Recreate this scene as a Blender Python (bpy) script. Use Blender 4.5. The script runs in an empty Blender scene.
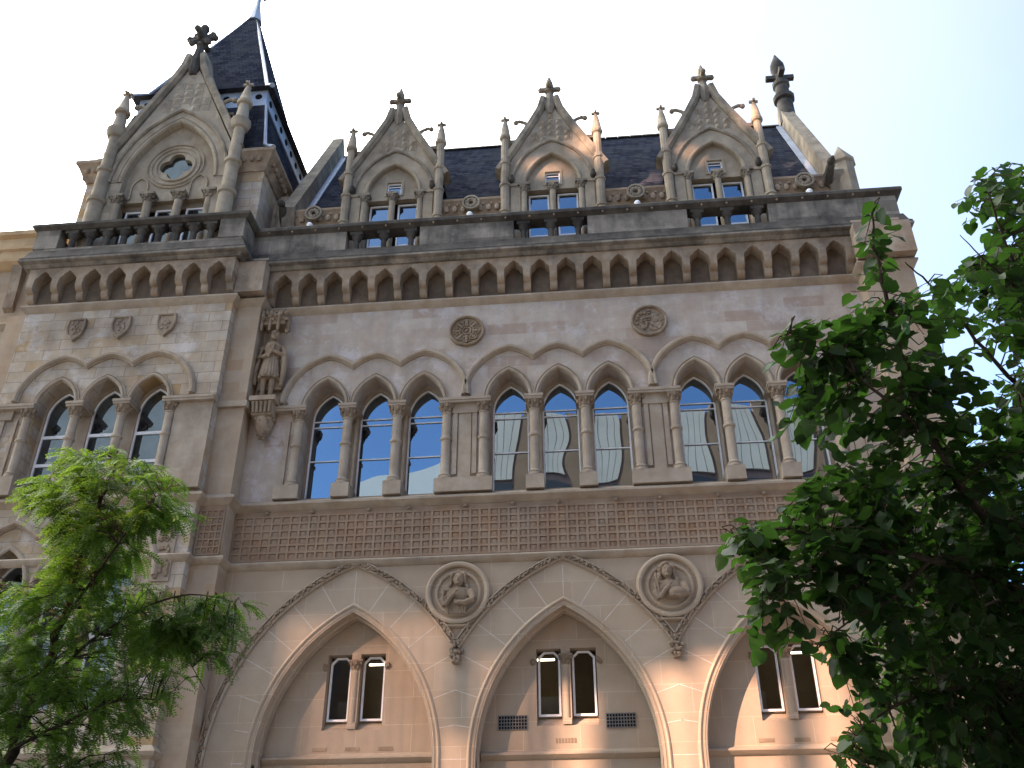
import bpy, bmesh, math, random
from mathutils import Vector, Matrix, geometry, noise

R = math.radians
rnd = random.Random(7)
sc = bpy.context.scene
col = sc.collection

# ------------------------------------------------------------------ camera
CAM = Vector((0.0, -22.0, 1.6))
FPX, PITCH, YAW, ROLL = 947.84, .542424, -.0939795, -.00372939


def cam_rows():
    cy, sy, cp, sp = math.cos(YAW), math.sin(YAW), math.cos(PITCH), math.sin(PITCH)
    right = Vector((cy, -sy, 0)); fwd = Vector((sy * cp, cy * cp, sp)); up = right.cross(fwd)
    cr, sr = math.cos(ROLL), math.sin(ROLL)
    return right * cr + up * sr, up * cr - right * sr, fwd


RIGHT, UP, FWD = cam_rows()
cd = bpy.data.cameras.new('camera')
cam = bpy.data.objects.new('camera', cd)
col.objects.link(cam)
m = Matrix((RIGHT, UP, -FWD)).transposed().to_4x4()
m.translation = CAM
cam.matrix_world = m
cd.sensor_width = 36.0
cd.lens = FPX / 1024 * 36.0
cd.clip_start = .05
cd.clip_end = 3000
sc.camera = cam

# ------------------------------------------------------------------ sky, sun, exposure
SUN_TO = Vector((1.0, 1.0, -0.62)).normalized()          # direction the light travels
SUN_EL = math.asin(-SUN_TO.z)
SUN_ROT = math.atan2(-SUN_TO.x, -SUN_TO.y)
w = bpy.data.worlds.new('World')
sc.world = w
w.use_nodes = True
nt = w.node_tree
nt.nodes.clear()
out = nt.nodes.new('ShaderNodeOutputWorld')
sky = nt.nodes.new('ShaderNodeTexSky')
sky.sky_type = 'NISHITA'
sky.sun_disc = False
sky.sun_elevation = SUN_EL
sky.sun_rotation = SUN_ROT
sky.ozone_density = 3.5
sky.dust_density = .1
bg = nt.nodes.new('ShaderNodeBackground')
bg.inputs[1].default_value = .09
tint = nt.nodes.new('ShaderNodeMix'); tint.data_type = 'RGBA'; tint.blend_type = 'MULTIPLY'
tint.inputs[0].default_value = 1.0
tint.inputs[7].default_value = (.86, .97, 1.10, 1)         # clear northern air
nt.links.new(sky.outputs[0], tint.inputs[6])
nt.links.new(tint.outputs[2], bg.inputs[0])
cl = nt.nodes.new('ShaderNodeBackground')                 # sunlit cloud
cl.inputs[0].default_value = (1.0, .975, .93, 1)
cl.inputs[1].default_value = 3.1
mix = nt.nodes.new('ShaderNodeMixShader')
tc = nt.nodes.new('ShaderNodeTexCoord')
noi = nt.nodes.new('ShaderNodeTexNoise')
noi.inputs['Scale'].default_value = 1.7
noi.inputs['Detail'].default_value = 6
noi.inputs['Roughness'].default_value = .52
nt.links.new(tc.outputs['Generated'], noi.inputs['Vector'])
dot = nt.nodes.new('ShaderNodeVectorMath')
dot.operation = 'DOT_PRODUCT'                              # the cloud bank lies towards the north-west
dot.inputs[1].default_value = Vector((-.62, .30, .72)).normalized()
nt.links.new(tc.outputs['Generated'], dot.inputs[0])
ma = nt.nodes.new('ShaderNodeMath'); ma.operation = 'MULTIPLY_ADD'
ma.inputs[1].default_value = 1.15
ma.inputs[2].default_value = -.19
nt.links.new(dot.outputs['Value'], ma.inputs[0])
ad = nt.nodes.new('ShaderNodeMath'); ad.operation = 'ADD'
ns = nt.nodes.new('ShaderNodeMath'); ns.operation = 'MULTIPLY'; ns.inputs[1].default_value = .3
nt.links.new(noi.outputs[0], ns.inputs[0])
nt.links.new(ma.outputs[0], ad.inputs[0]); nt.links.new(ns.outputs[0], ad.inputs[1])
rp = nt.nodes.new('ShaderNodeValToRGB')
el = rp.color_ramp.elements
el[0].position = .25
el[1].position = 1.0
for p_, v_ in ((.40, .040), (.68, .075), (.84, .40)):
    e_ = el.new(p_)
    e_.color = (v_, v_, v_, 1)
nt.links.new(ad.outputs[0], rp.inputs[0])
nt.links.new(rp.outputs[0], mix.inputs[0])
nt.links.new(bg.outputs[0], mix.inputs[1])
nt.links.new(cl.outputs[0], mix.inputs[2])
nt.links.new(mix.outputs[0], out.inputs[0])

sd = bpy.data.lights.new('sun', 'SUN')
sd.energy = 3.9
sd.angle = R(.6)
sd.color = (1.0, .63, .47)
sun = bpy.data.objects.new('sun', sd)
col.objects.link(sun)
sun.rotation_euler = SUN_TO.to_track_quat('-Z', 'Y').to_euler()
sun.location = (-40, -60, 60)

vs = sc.view_settings
vs.view_transform = 'Standard'
vs.look = 'None'
vs.exposure = 1.86
vs.gamma = 1.0
sc.cycles.max_bounces = 8
sc.cycles.diffuse_bounces = 4
sc.cycles.transparent_max_bounces = 12
sc.cycles.caustics_reflective = False
sc.cycles.caustics_refractive = False


# ------------------------------------------------------------------ materials
def newmat(name):
    mt = bpy.data.materials.new(name)
    mt.use_nodes = True
    n = mt.node_tree
    b = n.nodes['Principled BSDF']
    return mt, n, b


def N(n, t, **kw):
    x = n.nodes.new(t)
    for k, v in kw.items():
        setattr(x, k, v)
    return x


def mixrgb(n, fac, a, b, mode='MIX'):
    x = n.nodes.new('ShaderNodeMix')
    x.data_type = 'RGBA'
    x.blend_type = mode
    for sock, v in ((x.inputs[0], fac), (x.inputs[6], a), (x.inputs[7], b)):
        if hasattr(v, 'links') or hasattr(v, 'is_linked'):
            n.links.new(v, sock)
        elif isinstance(v, tuple):
            sock.default_value = (*v, 1) if len(v) == 3 else v
        else:
            sock.default_value = v
    return x.outputs[2]


def noise_fac(n, vec, scale, lo, hi, detail=5, rough=.6):
    x = N(n, 'ShaderNodeTexNoise')
    x.inputs['Scale'].default_value = scale
    x.inputs['Detail'].default_value = detail
    x.inputs['Roughness'].default_value = rough
    n.links.new(vec, x.inputs['Vector'])
    r = N(n, 'ShaderNodeMapRange')
    r.inputs[1].default_value = lo
    r.inputs[2].default_value = hi
    n.links.new(x.outputs[0], r.inputs[0])
    return r.outputs[0], x.outputs[0]


def stone(name, c1, c2, c3, stain, stain_amt=.5, block=(.95, .37), mortar=.006, mortar_c=None, bump=.25, blocks=True,
          patch=None, seed=0.0, streak=.35, vary=.72):
    warm = lambda c: (min(1, c[0] * 1.075), c[1], c[2] * .845) if c else c
    c1, c2, c3, patch, mortar_c = warm(c1), warm(c2), warm(c3), warm(patch), warm(mortar_c)
    mt, n, b = newmat(name)
    geo = N(n, 'ShaderNodeNewGeometry')
    off = N(n, 'ShaderNodeVectorMath', operation='ADD')
    off.inputs[1].default_value = (seed, seed * .7, seed * 1.3)
    n.links.new(geo.outputs['Position'], off.inputs[0])
    P = off.outputs[0]
    sep = N(n, 'ShaderNodeSeparateXYZ')
    n.links.new(geo.outputs['Position'], sep.inputs[0])
    u = N(n, 'ShaderNodeMath', operation='ADD')
    n.links.new(sep.outputs[0], u.inputs[0]); n.links.new(sep.outputs[1], u.inputs[1])
    cmb = N(n, 'ShaderNodeCombineXYZ')
    n.links.new(u.outputs[0], cmb.inputs[0]); n.links.new(sep.outputs[2], cmb.inputs[1])
    f1, _ = noise_fac(n, P, .35, .35, .65)
    f2, raw2 = noise_fac(n, P, 2.3, .38, .68)
    color = mixrgb(n, f1, c1, c2)
    hgt = None
    if blocks:
        br = N(n, 'ShaderNodeTexBrick')
        br.offset = .5
        br.inputs['Scale'].default_value = 1.0
        br.inputs['Brick Width'].default_value = block[0]
        br.inputs['Row Height'].default_value = block[1]
        br.inputs['Mortar Size'].default_value = mortar
        br.inputs['Mortar Smooth'].default_value = .3
        br.inputs['Bias'].default_value = 0
        br.inputs['Color1'].default_value = (0, 0, 0, 1)
        br.inputs['Color2'].default_value = (1, 1, 1, 1)
        br.inputs['Mortar'].default_value = (.5, .5, .5, 1)
        n.links.new(cmb.outputs[0], br.inputs['Vector'])
        rb = N(n, 'ShaderNodeValToRGB')
        e = rb.color_ramp.elements
        e[0].position = 0; e[0].color = (*c2, 1)
        e[1].position = 1; e[1].color = (*c3, 1)
        k = e.new(.35); k.color = (*c1, 1)
        k = e.new(.7); k.color = tuple((a + bb) / 2 for a, bb in zip(c1, c2)) + (1,)
        n.links.new(br.outputs['Color'], rb.inputs[0])
        color = mixrgb(n, vary, color, rb.outputs[0])
        mc = mortar_c or tuple(min(1, x * 1.1) for x in c1)
        color = mixrgb(n, br.outputs['Fac'], color, mc)
        hgt = br.outputs['Fac']
    color = mixrgb(n, f2, color, c3)if not blocks else mixrgb(n, _mul(n, f2, .45), color, c3)
    if patch:
        fp, _ = noise_fac(n, P, 1.1, .52, .62, 8, .72)
        color = mixrgb(n, _mul(n, fp, .7), color, patch)
    # rain streaks and soot: stretched noise
    mp = N(n, 'ShaderNodeVectorMath', operation='MULTIPLY')
    mp.inputs[1].default_value = (1.6, 1.6, .16)
    n.links.new(P, mp.inputs[0])
    fs, _ = noise_fac(n, mp.outputs[0], 1.4, .47, .74, 6, .62)
    color = mixrgb(n, _mul(n, fs, streak), color, stain)
    fd, _ = noise_fac(n, P, .8, .45, .72, 7, .68)
    color = mixrgb(n, _mul(n, fd, stain_amt), color, stain)
    n.links.new(color, b.inputs['Base Color'])
    b.inputs['Roughness'].default_value = .92
    b.inputs['Specular IOR Level'].default_value = .15
    bp = N(n, 'ShaderNodeBump')
    bp.inputs['Strength'].default_value = bump
    bp.inputs['Distance'].default_value = .02
    fine, raw = noise_fac(n, P, 14, .2, .8, 6, .7)
    if hgt is not None:
        sb = N(n, 'ShaderNodeMath', operation='MULTIPLY_ADD')
        sb.inputs[1].default_value = -1.2
        n.links.new(hgt, sb.inputs[0]); n.links.new(raw, sb.inputs[2])
        n.links.new(sb.outputs[0], bp.inputs['Height'])
    else:
        n.links.new(raw, bp.inputs['Height'])
    n.links.new(bp.outputs[0], b.inputs['Normal'])
    return mt


def _mul(n, s, k):
    x = N(n, 'ShaderNodeMath', operation='MULTIPLY')
    x.inputs[1].default_value = k
    n.links.new(s, x.inputs[0])
    return x.outputs[0]


def plain(name, c, rough=.6, metal=0.0, spec=.4, var=.25, scale=6.0, bump=.05):
    mt, n, b = newmat(name)
    geo = N(n, 'ShaderNodeNewGeometry')
    f, raw = noise_fac(n, geo.outputs['Position'], scale, .3, .7)
    n.links.new(mixrgb(n, f, tuple(x * (1 - var) for x in c), tuple(min(1, x * (1 + var)) for x in c)), b.inputs['Base Color'])
    b.inputs['Roughness'].default_value = rough
    b.inputs['Metallic'].default_value = metal
    b.inputs['Specular IOR Level'].default_value = spec
    bp = N(n, 'ShaderNodeBump')
    bp.inputs['Strength'].default_value = bump
    n.links.new(raw, bp.inputs['Height'])
    n.links.new(bp.outputs[0], b.inputs['Normal'])
    return mt


M = {}
M['wall'] = stone('sandstone ashlar', (.40, .36, .34), (.47, .435, .43), (.30, .225, .19), (.13, .115, .11), .30,
                  block=(1.1, .36), patch=(.50, .485, .55), streak=.22, mortar_c=(.44, .41, .40))
M['pier'] = stone('sandstone pier', (.36, .30, .25), (.40, .34, .29), (.32, .225, .155), (.13, .115, .10), .30,
                  block=(.72, .36), seed=3, streak=.2)
M['tower'] = stone('weathered tower stone', (.38, .335, .30), (.46, .43, .42), (.36, .255, .14), (.09, .08, .075), .5,
                   block=(.85, .34), patch=(.52, .50, .53), seed=9, streak=.3, mortar_c=(.2, .175, .16), mortar=.01, vary=.95)
M['lower'] = stone('smooth lower sandstone', (.365, .31, .262), (.40, .34, .29), (.33, .262, .208), (.20, .17, .14), .22,
                   block=(1.3, .62), mortar=.007, mortar_c=(.5, .44, .37), seed=5, streak=.12)
M['dress'] = stone('dressed sandstone', (.355, .31, .275), (.40, .355, .315), (.29, .24, .20), (.11, .098, .092), .36,
                   blocks=False, seed=1, streak=.2)
M['carve'] = stone('carved sandstone', (.27, .215, .17), (.31, .25, .20), (.20, .155, .12), (.08, .068, .058), .45,
                   blocks=False, seed=2, streak=.2)
M['panel'] = stone('diaper panel stone', (.27, .21, .168), (.31, .25, .205), (.26, .175, .125), (.12, .095, .08), .35,
                   blocks=False, seed=6, streak=.35)
M['corb'] = stone('corbel stone', (.33, .28, .235), (.40, .345, .30), (.26, .195, .15), (.06, .053, .048), .7,
                  blocks=False, seed=8, streak=.35)
M['dark'] = stone('sooty coping stone', (.085, .082, .082), (.125, .117, .112), (.055, .052, .051), (.02, .02, .021), .75,
                  blocks=False, seed=4, streak=.6)
M['parapet'] = stone('sooty parapet stone', (.225, .212, .20), (.33, .31, .295), (.13, .12, .112), (.025, .024, .024), .95,
                     block=(1.5, .42), seed=11, streak=.75)
M['dorm'] = stone('pale dormer stone', (.33, .295, .25), (.37, .335, .29), (.26, .22, .175), (.08, .074, .068), .45,
                  blocks=False, seed=12, streak=.35)
M['dormdark'] = stone('sooty gable stone', (.25, .225, .19), (.33, .30, .26), (.16, .14, .12), (.06, .056, .052), .5,
                      blocks=False, seed=13, streak=.45)
M['soot_shade'] = stone('niche stone with soot and painted shade', (.15, .122, .10), (.19, .155, .13), (.11, .088, .072), (.05, .043, .038), .5, blocks=False, seed=19, streak=.5)  # soot, with the shade of the recess put into the colour
M['gable'] = stone('rock-faced gable stone', (.36, .325, .28), (.43, .395, .35), (.26, .23, .19), (.09, .083, .075), .5,
                   block=(.5, .3), seed=17, streak=.3, bump=.6)
M['buff'] = stone('cleaned buff stone', (.48, .37, .25), (.55, .44, .31), (.42, .30, .19), (.22, .16, .11), .35,
                  blocks=False, seed=15, streak=.2)
M['joint'] = plain('lime mortar', (.56, .50, .43), .95, 0, .1)
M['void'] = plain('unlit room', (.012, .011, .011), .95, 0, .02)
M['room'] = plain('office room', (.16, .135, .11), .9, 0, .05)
M['paint'] = plain('white window paint', (.84, .83, .81), .45, 0, .4, .06)
M['greyp'] = plain('grey window paint', (.42, .41, .40), .5, 0, .4, .1)
M['lead'] = plain('lead flashing', (.30, .34, .40), .5, .25, .5, .2, 3)
M['iron'] = plain('rusty iron grille', (.16, .15, .14), .7, .3, .3)
M['bark'] = plain('tree bark', (.035, .028, .02), .95, 0, .1, .4, 20, .4)
M['asphalt'] = plain('asphalt', (.05, .05, .052), .9, 0, .2, .3, 8, .2)
M['paving'] = plain('grey paving', (.26, .25, .24), .85, 0, .2, .2, 3, .1)
M['kerb'] = plain('granite kerb', (.28, .27, .26), .8, 0, .2)
M['concrete'] = plain('grey cladding', (.30, .31, .31), .8, 0, .2, .15, .7)
M['palepanel'] = plain('pale grey cladding', (.62, .57, .50), .6, 0, .3, .1, .5)
M['brown'] = plain('brown stone fin', (.30, .195, .125), .8, 0, .2, .15, .8)
M['mauve'] = plain('mauve brick', (.17, .12, .115), .9, 0, .1, .2, 1.2)
M['white'] = plain('white render', (.82, .82, .80), .8, 0, .2, .03, 1)
M['dglass'] = plain('dark office glass', (.03, .035, .04), .1, 0, .5, .1)


def slate():
    mt, n, b = newmat('roof slate')
    geo = N(n, 'ShaderNodeNewGeometry')
    sep = N(n, 'ShaderNodeSeparateXYZ')
    n.links.new(geo.outputs['Position'], sep.inputs[0])
    u = N(n, 'ShaderNodeMath', operation='ADD')
    n.links.new(sep.outputs[0], u.inputs[0]); n.links.new(sep.outputs[1], u.inputs[1])
    cmb = N(n, 'ShaderNodeCombineXYZ')
    n.links.new(u.outputs[0], cmb.inputs[0]); n.links.new(sep.outputs[2], cmb.inputs[1])
    br = N(n, 'ShaderNodeTexBrick')
    br.offset = .5
    br.inputs['Scale'].default_value = 1
    br.inputs['Brick Width'].default_value = .27
    br.inputs['Row Height'].default_value = .19
    br.inputs['Mortar Size'].default_value = .012
    br.inputs['Color1'].default_value = (.018, .020, .030, 1)
    br.inputs['Color2'].default_value = (.046, .050, .064, 1)
    br.inputs['Mortar'].default_value = (.010, .011, .015, 1)
    n.links.new(cmb.outputs[0], br.inputs['Vector'])
    f, raw = noise_fac(n, geo.outputs['Position'], 1.3, .4, .7, 6)
    c = mixrgb(n, _mul(n, f, .7), br.outputs[0], (.055, .057, .062))
    n.links.new(c, b.inputs['Base Color'])
    b.inputs['Roughness'].default_value = .85
    b.inputs['Specular IOR Level'].default_value = .0
    bp = N(n, 'ShaderNodeBump')
    bp.inputs['Strength'].default_value = .6
    bp.inputs['Distance'].default_value = .02
    bp.invert = True
    n.links.new(br.outputs['Fac'], bp.inputs['Height'])
    n.links.new(bp.outputs[0], b.inputs['Normal'])
    return mt


M['slate'] = slate()


def pane_mat(name, refl, tint=(.95, .97, 1), base=(.012, .013, .016), through=0.0, wob=.05):
    mt, n, b = newmat(name)
    n.nodes.remove(b)
    o = n.nodes['Material Output']
    geo = N(n, 'ShaderNodeNewGeometry')
    _, raw = noise_fac(n, geo.outputs['Position'], .8, 0, 1, 0, .3)
    bp = N(n, 'ShaderNodeBump')
    bp.inputs['Strength'].default_value = wob
    bp.inputs['Distance'].default_value = .5
    n.links.new(raw, bp.inputs['Height'])
    gl = N(n, 'ShaderNodeBsdfGlossy')
    gl.inputs['Roughness'].default_value = .01
    gl.inputs['Color'].default_value = (*tint, 1)
    n.links.new(bp.outputs[0], gl.inputs['Normal'])
    df = N(n, 'ShaderNodeBsdfDiffuse')
    df.inputs['Color'].default_value = (*base, 1)
    inner = df.outputs[0]
    if through:
        tr = N(n, 'ShaderNodeBsdfTransparent')
        tr.inputs['Color'].default_value = (.85, .87, .86, 1)
        inner = tr.outputs[0]
    mx = N(n, 'ShaderNodeMixShader')
    fr = N(n, 'ShaderNodeFresnel')
    fr.inputs['IOR'].default_value = 1.5 if not through else 1.3
    fa = N(n, 'ShaderNodeMath', operation='ADD')
    fa.inputs[1].default_value = refl
    fa.use_clamp = True
    n.links.new(fr.outputs[0], fa.inputs[0])
    n.links.new(fa.outputs[0], mx.inputs[0])
    n.links.new(inner, mx.inputs[1])
    n.links.new(gl.outputs[0], mx.inputs[2])
    n.links.new(mx.outputs[0], o.inputs[0])
    return mt


M['pane'] = pane_mat('coated window glass', .22, tint=(.70, .87, 1), wob=.02)
M['pane_clear'] = pane_mat('clear window glass', -.015, through=.9, wob=.02)


def leaf_mat(name, c_a, c_b, c_tr, trans=.35, rough=.45, spec=.4):
    mt, n, b = newmat(name)
    o = n.nodes['Material Output']
    geo = N(n, 'ShaderNodeNewGeometry')
    f, _ = noise_fac(n, geo.outputs['Position'], 9, .3, .7, 2)
    oi = N(n, 'ShaderNodeMath', operation='ADD')
    c = mixrgb(n, geo.outputs['Random Per Island'], c_a, c_b)
    n.links.new(c, b.inputs['Base Color'])
    b.inputs['Roughness'].default_value = rough
    b.inputs['Specular IOR Level'].default_value = spec
    t = N(n, 'ShaderNodeBsdfTranslucent')
    ct = mixrgb(n, geo.outputs['Random Per Island'], c_tr, tuple(x * .6 for x in c_tr))
    n.links.new(ct, t.inputs[0])
    mx = N(n, 'ShaderNodeMixShader')
    mx.inputs[0].default_value = trans
    n.links.new(b.outputs[0], mx.inputs[1]); n.links.new(t.outputs[0], mx.inputs[2])
    n.links.new(mx.outputs[0], o.inputs[0])
    return mt


M['lime'] = leaf_mat('lime tree leaf', (.008, .021, .007), (.022, .050, .010), (.055, .14, .016), .36, .5, .2)
M['locust'] = leaf_mat('honey locust leaflet', (.024, .072, .010), (.072, .140, .016), (.14, .27, .02), .40, .55, .25)


def emit(name, c, s):
    mt, n, b = newmat(name)
    b.inputs['Base Color'].default_value = (.8, .8, .8, 1)
    b.inputs['Emission Color'].default_value = (*c, 1)
    b.inputs['Emission Strength'].default_value = s
    return mt


M['tube'] = emit('lit fluorescent tube', (1, .86, .62), 2.6)


# ------------------------------------------------------------------ mesh building
def pip(p, poly):
    x, z = p; r = False; j = len(poly) - 1
    for i in range(len(poly)):
        (xi, zi), (xj, zj) = poly[i], poly[j]
        if (zi > z) != (zj > z) and x < (xj - xi) * (z - zi) / (zj - zi) + xi:
            r = not r
        j = i
    return r


class MB:
    def __init__(s):
        s.v = []; s.f = []

    def add(s, vs, fs):
        o = len(s.v)
        s.v += [tuple(x) for x in vs]
        s.f += [tuple(i + o for i in f) for f in fs]
        return s

    def box(s, x0, x1, y0, y1, z0, z1):
        return s.add([(x0, y0, z0), (x1, y0, z0), (x1, y1, z0), (x0, y1, z0), (x0, y0, z1), (x1, y0, z1), (x1, y1, z1), (x0, y1, z1)],
                     [(0, 3, 2, 1), (4, 5, 6, 7), (0, 1, 5, 4), (1, 2, 6, 5), (2, 3, 7, 6), (3, 0, 4, 7)])

    def hexa(s, p):      # eight corners, bottom then top
        return s.add(p, [(0, 3, 2, 1), (4, 5, 6, 7), (0, 1, 5, 4), (1, 2, 6, 5), (2, 3, 7, 6), (3, 0, 4, 7)])

    def plate(s, outer, holes, y0, y1, back=True):
        loops = [outer] + list(holes)
        vs = []; es = []
        for lp in loops:
            o = len(vs)
            vs += [Vector((p[0], p[1])) for p in lp]
            es += [(o + i, o + (i + 1) % len(lp)) for i in range(len(lp))]
        rv, re, rf, _, _, _ = geometry.delaunay_2d_cdt(vs, es, [], 0, 1e-6)
        keep = []
        for f in rf:
            q = (sum(rv[i].x for i in f) / len(f), sum(rv[i].y for i in f) / len(f))
            if pip(q, outer) and not any(pip(q, h) for h in holes):
                keep.append(f)
        rf = keep
        s.add([(p.x, y0, p.y) for p in rv], [tuple(f) for f in rf])
        if back:
            s.add([(p.x, y1, p.y) for p in rv], [tuple(reversed(f)) for f in rf])
        for lp in loops:
            k = len(lp)
            s.add([(p[0], y0, p[1]) for p in lp] + [(p[0], y1, p[1]) for p in lp],
                  [(i, (i + 1) % k, k + (i + 1) % k, k + i) for i in range(k)])
        return s

    def sweep(s, path, prof, closed=False):
        """profile (n outward to the left of the path, y) along a path in the XZ plane"""
        k = len(path); q = len(prof); vs = []
        for i, (x, z) in enumerate(path):
            a = path[(i - 1) % k] if (closed or i > 0) else None
            c = path[(i + 1) % k] if (closed or i < k - 1) else None
            d1 = Vector((x - a[0], z - a[1])).normalized() if a else None
            d2 = Vector((c[0] - x, c[1] - z)).normalized() if c else None
            d1 = d1 or d2; d2 = d2 or d1
            n1 = Vector((-d1.y, d1.x)); n2 = Vector((-d2.y, d2.x))
            nn = (n1 + n2).normalized()
            kf = 1 / max(.35, nn.dot(n1))
            for (pn, py) in prof:
                vs.append((x + nn.x * pn * kf, py, z + nn.y * pn * kf))
        fs = []
        for i in range(k if closed else k - 1):
            for j in range(q - 1):
                a = i * q + j; b = ((i + 1) % k) * q + j
                fs.append((a, b, b + 1, a + 1))
        s.add(vs, fs)
        if not closed:
            o = len(s.v) - len(vs)
            s.f.append(tuple(o + j for j in range(q)))
            s.f.append(tuple(o + (k - 1) * q + j for j in reversed(range(q))))
        return s

    def plan(s, path, prof, closed=False):
        """profile (out, z), out to the right of a path in plan (XY)"""
        k = len(path); q = len(prof); vs = []
        for i, (x, y) in enumerate(path):
            a = path[(i - 1) % k] if (closed or i > 0) else None
            c = path[(i + 1) % k] if (closed or i < k - 1) else None
            d1 = Vector((x - a[0], y - a[1])).normalized() if a else None
            d2 = Vector((c[0] - x, c[1] - y)).normalized() if c else None
            d1 = d1 or d2; d2 = d2 or d1
            n1 = Vector((d1.y, -d1.x)); n2 = Vector((d2.y, -d2.x))
            nn = (n1 + n2).normalized()
            kf = 1 / max(.35, nn.dot(n1))
            for (po, pz) in prof:
                vs.append((x + nn.x * po * kf, y + nn.y * po * kf, pz))
        fs = []
        for i in range(k if closed else k - 1):
            for j in range(q - 1):
                a = i * q + j; b = ((i + 1) % k) * q + j
                fs.append((a, a + 1, b + 1, b))
        s.add(vs, fs)
        if not closed:
            o = len(s.v) - len(vs)
            s.f.append(tuple(o + j for j in range(q)))
            s.f.append(tuple(o + (k - 1) * q + j for j in reversed(range(q))))
        return s

    def lathe(s, cx, cy, prof, seg=14):
        vs = []; fs = []; q = len(prof)
        for i in range(seg):
            t = 2 * math.pi * i / seg
            for r, z in prof:
                vs.append((cx + r * math.cos(t), cy + r * math.sin(t), z))
        for i in range(seg):
            b = (i + 1) % seg
            for j in range(q - 1):
                fs.append((i * q + j, b * q + j, b * q + j + 1, i * q + j + 1))
        fs.append(tuple(reversed([i * q for i in range(seg)])))
        fs.append(tuple(i * q + q - 1 for i in range(seg)))
        return s.add(vs, fs)

    def tube(s, pts, rad, seg=8):
        pts = [Vector(p) for p in pts]
        if not hasattr(rad, '__len__'):
            rad = [rad] * len(pts)
        vs = []; fs = []; up = Vector((.13, .27, .95))
        for i, p in enumerate(pts):
            d = (pts[min(i + 1, len(pts) - 1)] - pts[max(i - 1, 0)]).normalized()
            a = d.cross(up)
            if a.length < .05:
                a = d.cross(Vector((1, 0, 0)))
            a.normalize(); b = d.cross(a)
            for k in range(seg):
                t = 2 * math.pi * k / seg
                vs.append(p + (a * math.cos(t) + b * math.sin(t)) * rad[i])
        for i in range(len(pts) - 1):
            for k in range(seg):
                k2 = (k + 1) % seg
                fs.append((i * seg + k, i * seg + k2, (i + 1) * seg + k2, (i + 1) * seg + k))
        fs.append(tuple(reversed(range(seg))))
        fs.append(tuple((len(pts) - 1) * seg + k for k in range(seg)))
        return s.add(vs, fs)

    def blob(s, c, r, seg=8, rings=5):
        rx, ry, rz = r if hasattr(r, '__len__') else (r, r, r)
        vs = [(c[0], c[1], c[2] - rz)]; fs = []
        for j in range(1, rings):
            ph = -math.pi / 2 + math.pi * j / rings
            for i in range(seg):
                t = 2 * math.pi * i / seg
                vs.append((c[0] + rx * math.cos(ph) * math.cos(t), c[1] + ry * math.cos(ph) * math.sin(t), c[2] + rz * math.sin(ph)))
        vs.append((c[0], c[1], c[2] + rz)); top = len(vs) - 1
        for i in range(seg):
            i2 = (i + 1) % seg
            fs.append((0, 1 + i2, 1 + i))
            for j in range(rings - 2):
                a = 1 + j * seg
                fs.append((a + i, a + i2, a + seg + i2, a + seg + i))
            a = 1 + (rings - 2) * seg
            fs.append((a + i, a + i2, top))
        return s.add(vs, fs)

    def prism_x(s, prof, x0, x1):      # profile (y, z) extruded along x
        k = len(prof)
        s.add([(x0, y, z) for y, z in prof] + [(x1, y, z) for y, z in prof],
              [tuple(range(k)), tuple(reversed(range(k, 2 * k)))] + [(i, (i + 1) % k, k + (i + 1) % k, k + i) for i in range(k)])
        return s

    def disc(s, cx, cz, r, y0, y1, seg=32):
        return s.plate([(cx + r * math.cos(2 * math.pi * i / seg), cz + r * math.sin(2 * math.pi * i / seg)) for i in range(seg)], [], y0, y1)

    def build(s, name, mat, parent=None, origin=(0, 0, 0), angle=34, remesh=None, flat=False):
        me = bpy.data.meshes.new(name)
        ox, oy, oz = origin
        me.from_pydata([(x - ox, y - oy, z - oz) for x, y, z in s.v], [], s.f)
        bm = bmesh.new(); bm.from_mesh(me)
        if not flat:
            bmesh.ops.remove_doubles(bm, verts=bm.verts, dist=1e-5)
        bmesh.ops.recalc_face_normals(bm, faces=bm.faces)
        lim = R(angle)
        for f in bm.faces:
            f.smooth = True
        for e in bm.edges:
            e.smooth = len(e.link_faces) == 2 and e.calc_face_angle(0) < lim
        bm.to_mesh(me); bm.free()
        me.materials.append(M[mat] if isinstance(mat, str) else mat)
        o = bpy.data.objects.new(name, me)
        col.objects.link(o)
        o.location = origin
        if parent is not None:
            o.parent = parent
        if remesh:
            md = o.modifiers.new('remesh', 'REMESH'); md.mode = 'VOXEL'; md.voxel_size = remesh; md.use_smooth_shade = True
            sm = o.modifiers.new('smooth', 'SMOOTH'); sm.iterations = 1; sm.factor = .35
        return o


def empty(name, loc=(0, 0, 0), parent=None):
    o = bpy.data.objects.new(name, None)
    col.objects.link(o)
    o.location = loc
    o.empty_display_size = .3
    if parent is not None:
        o.parent = parent
    return o


def tag(o, label=None, cat=None, group=None, kind=None):
    if label: o['label'] = label
    if cat: o['category'] = cat
    if group: o['group'] = group
    if kind: o['kind'] = kind
    return o


def copy_tree(o, dx, dy=0, dz=0, parent=None):
    c = o.copy(); col.objects.link(c)
    c.parent = parent if parent is not None else o.parent
    c.location = Vector(o.location) + Vector((dx, dy, dz))
    for ch in list(o.children):
        copy_tree(ch, 0, 0, 0, c)
    return c


def arch(cx, z0, wd, h, n=12):
    """pointed arch from the left springing over the apex to the right springing"""
    r = (wd * wd + h * h) / (2 * wd)
    c = wd - r                       # centre of the right arc, relative to cx
    a1 = math.asin(min(1, h / r))
    right = [(cx + c + r * math.cos(a1 * i / n), z0 + r * math.sin(a1 * i / n)) for i in range(n + 1)]
    left = [(2 * cx - x, z) for x, z in right]
    return left + list(reversed(right))[1:]


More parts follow.
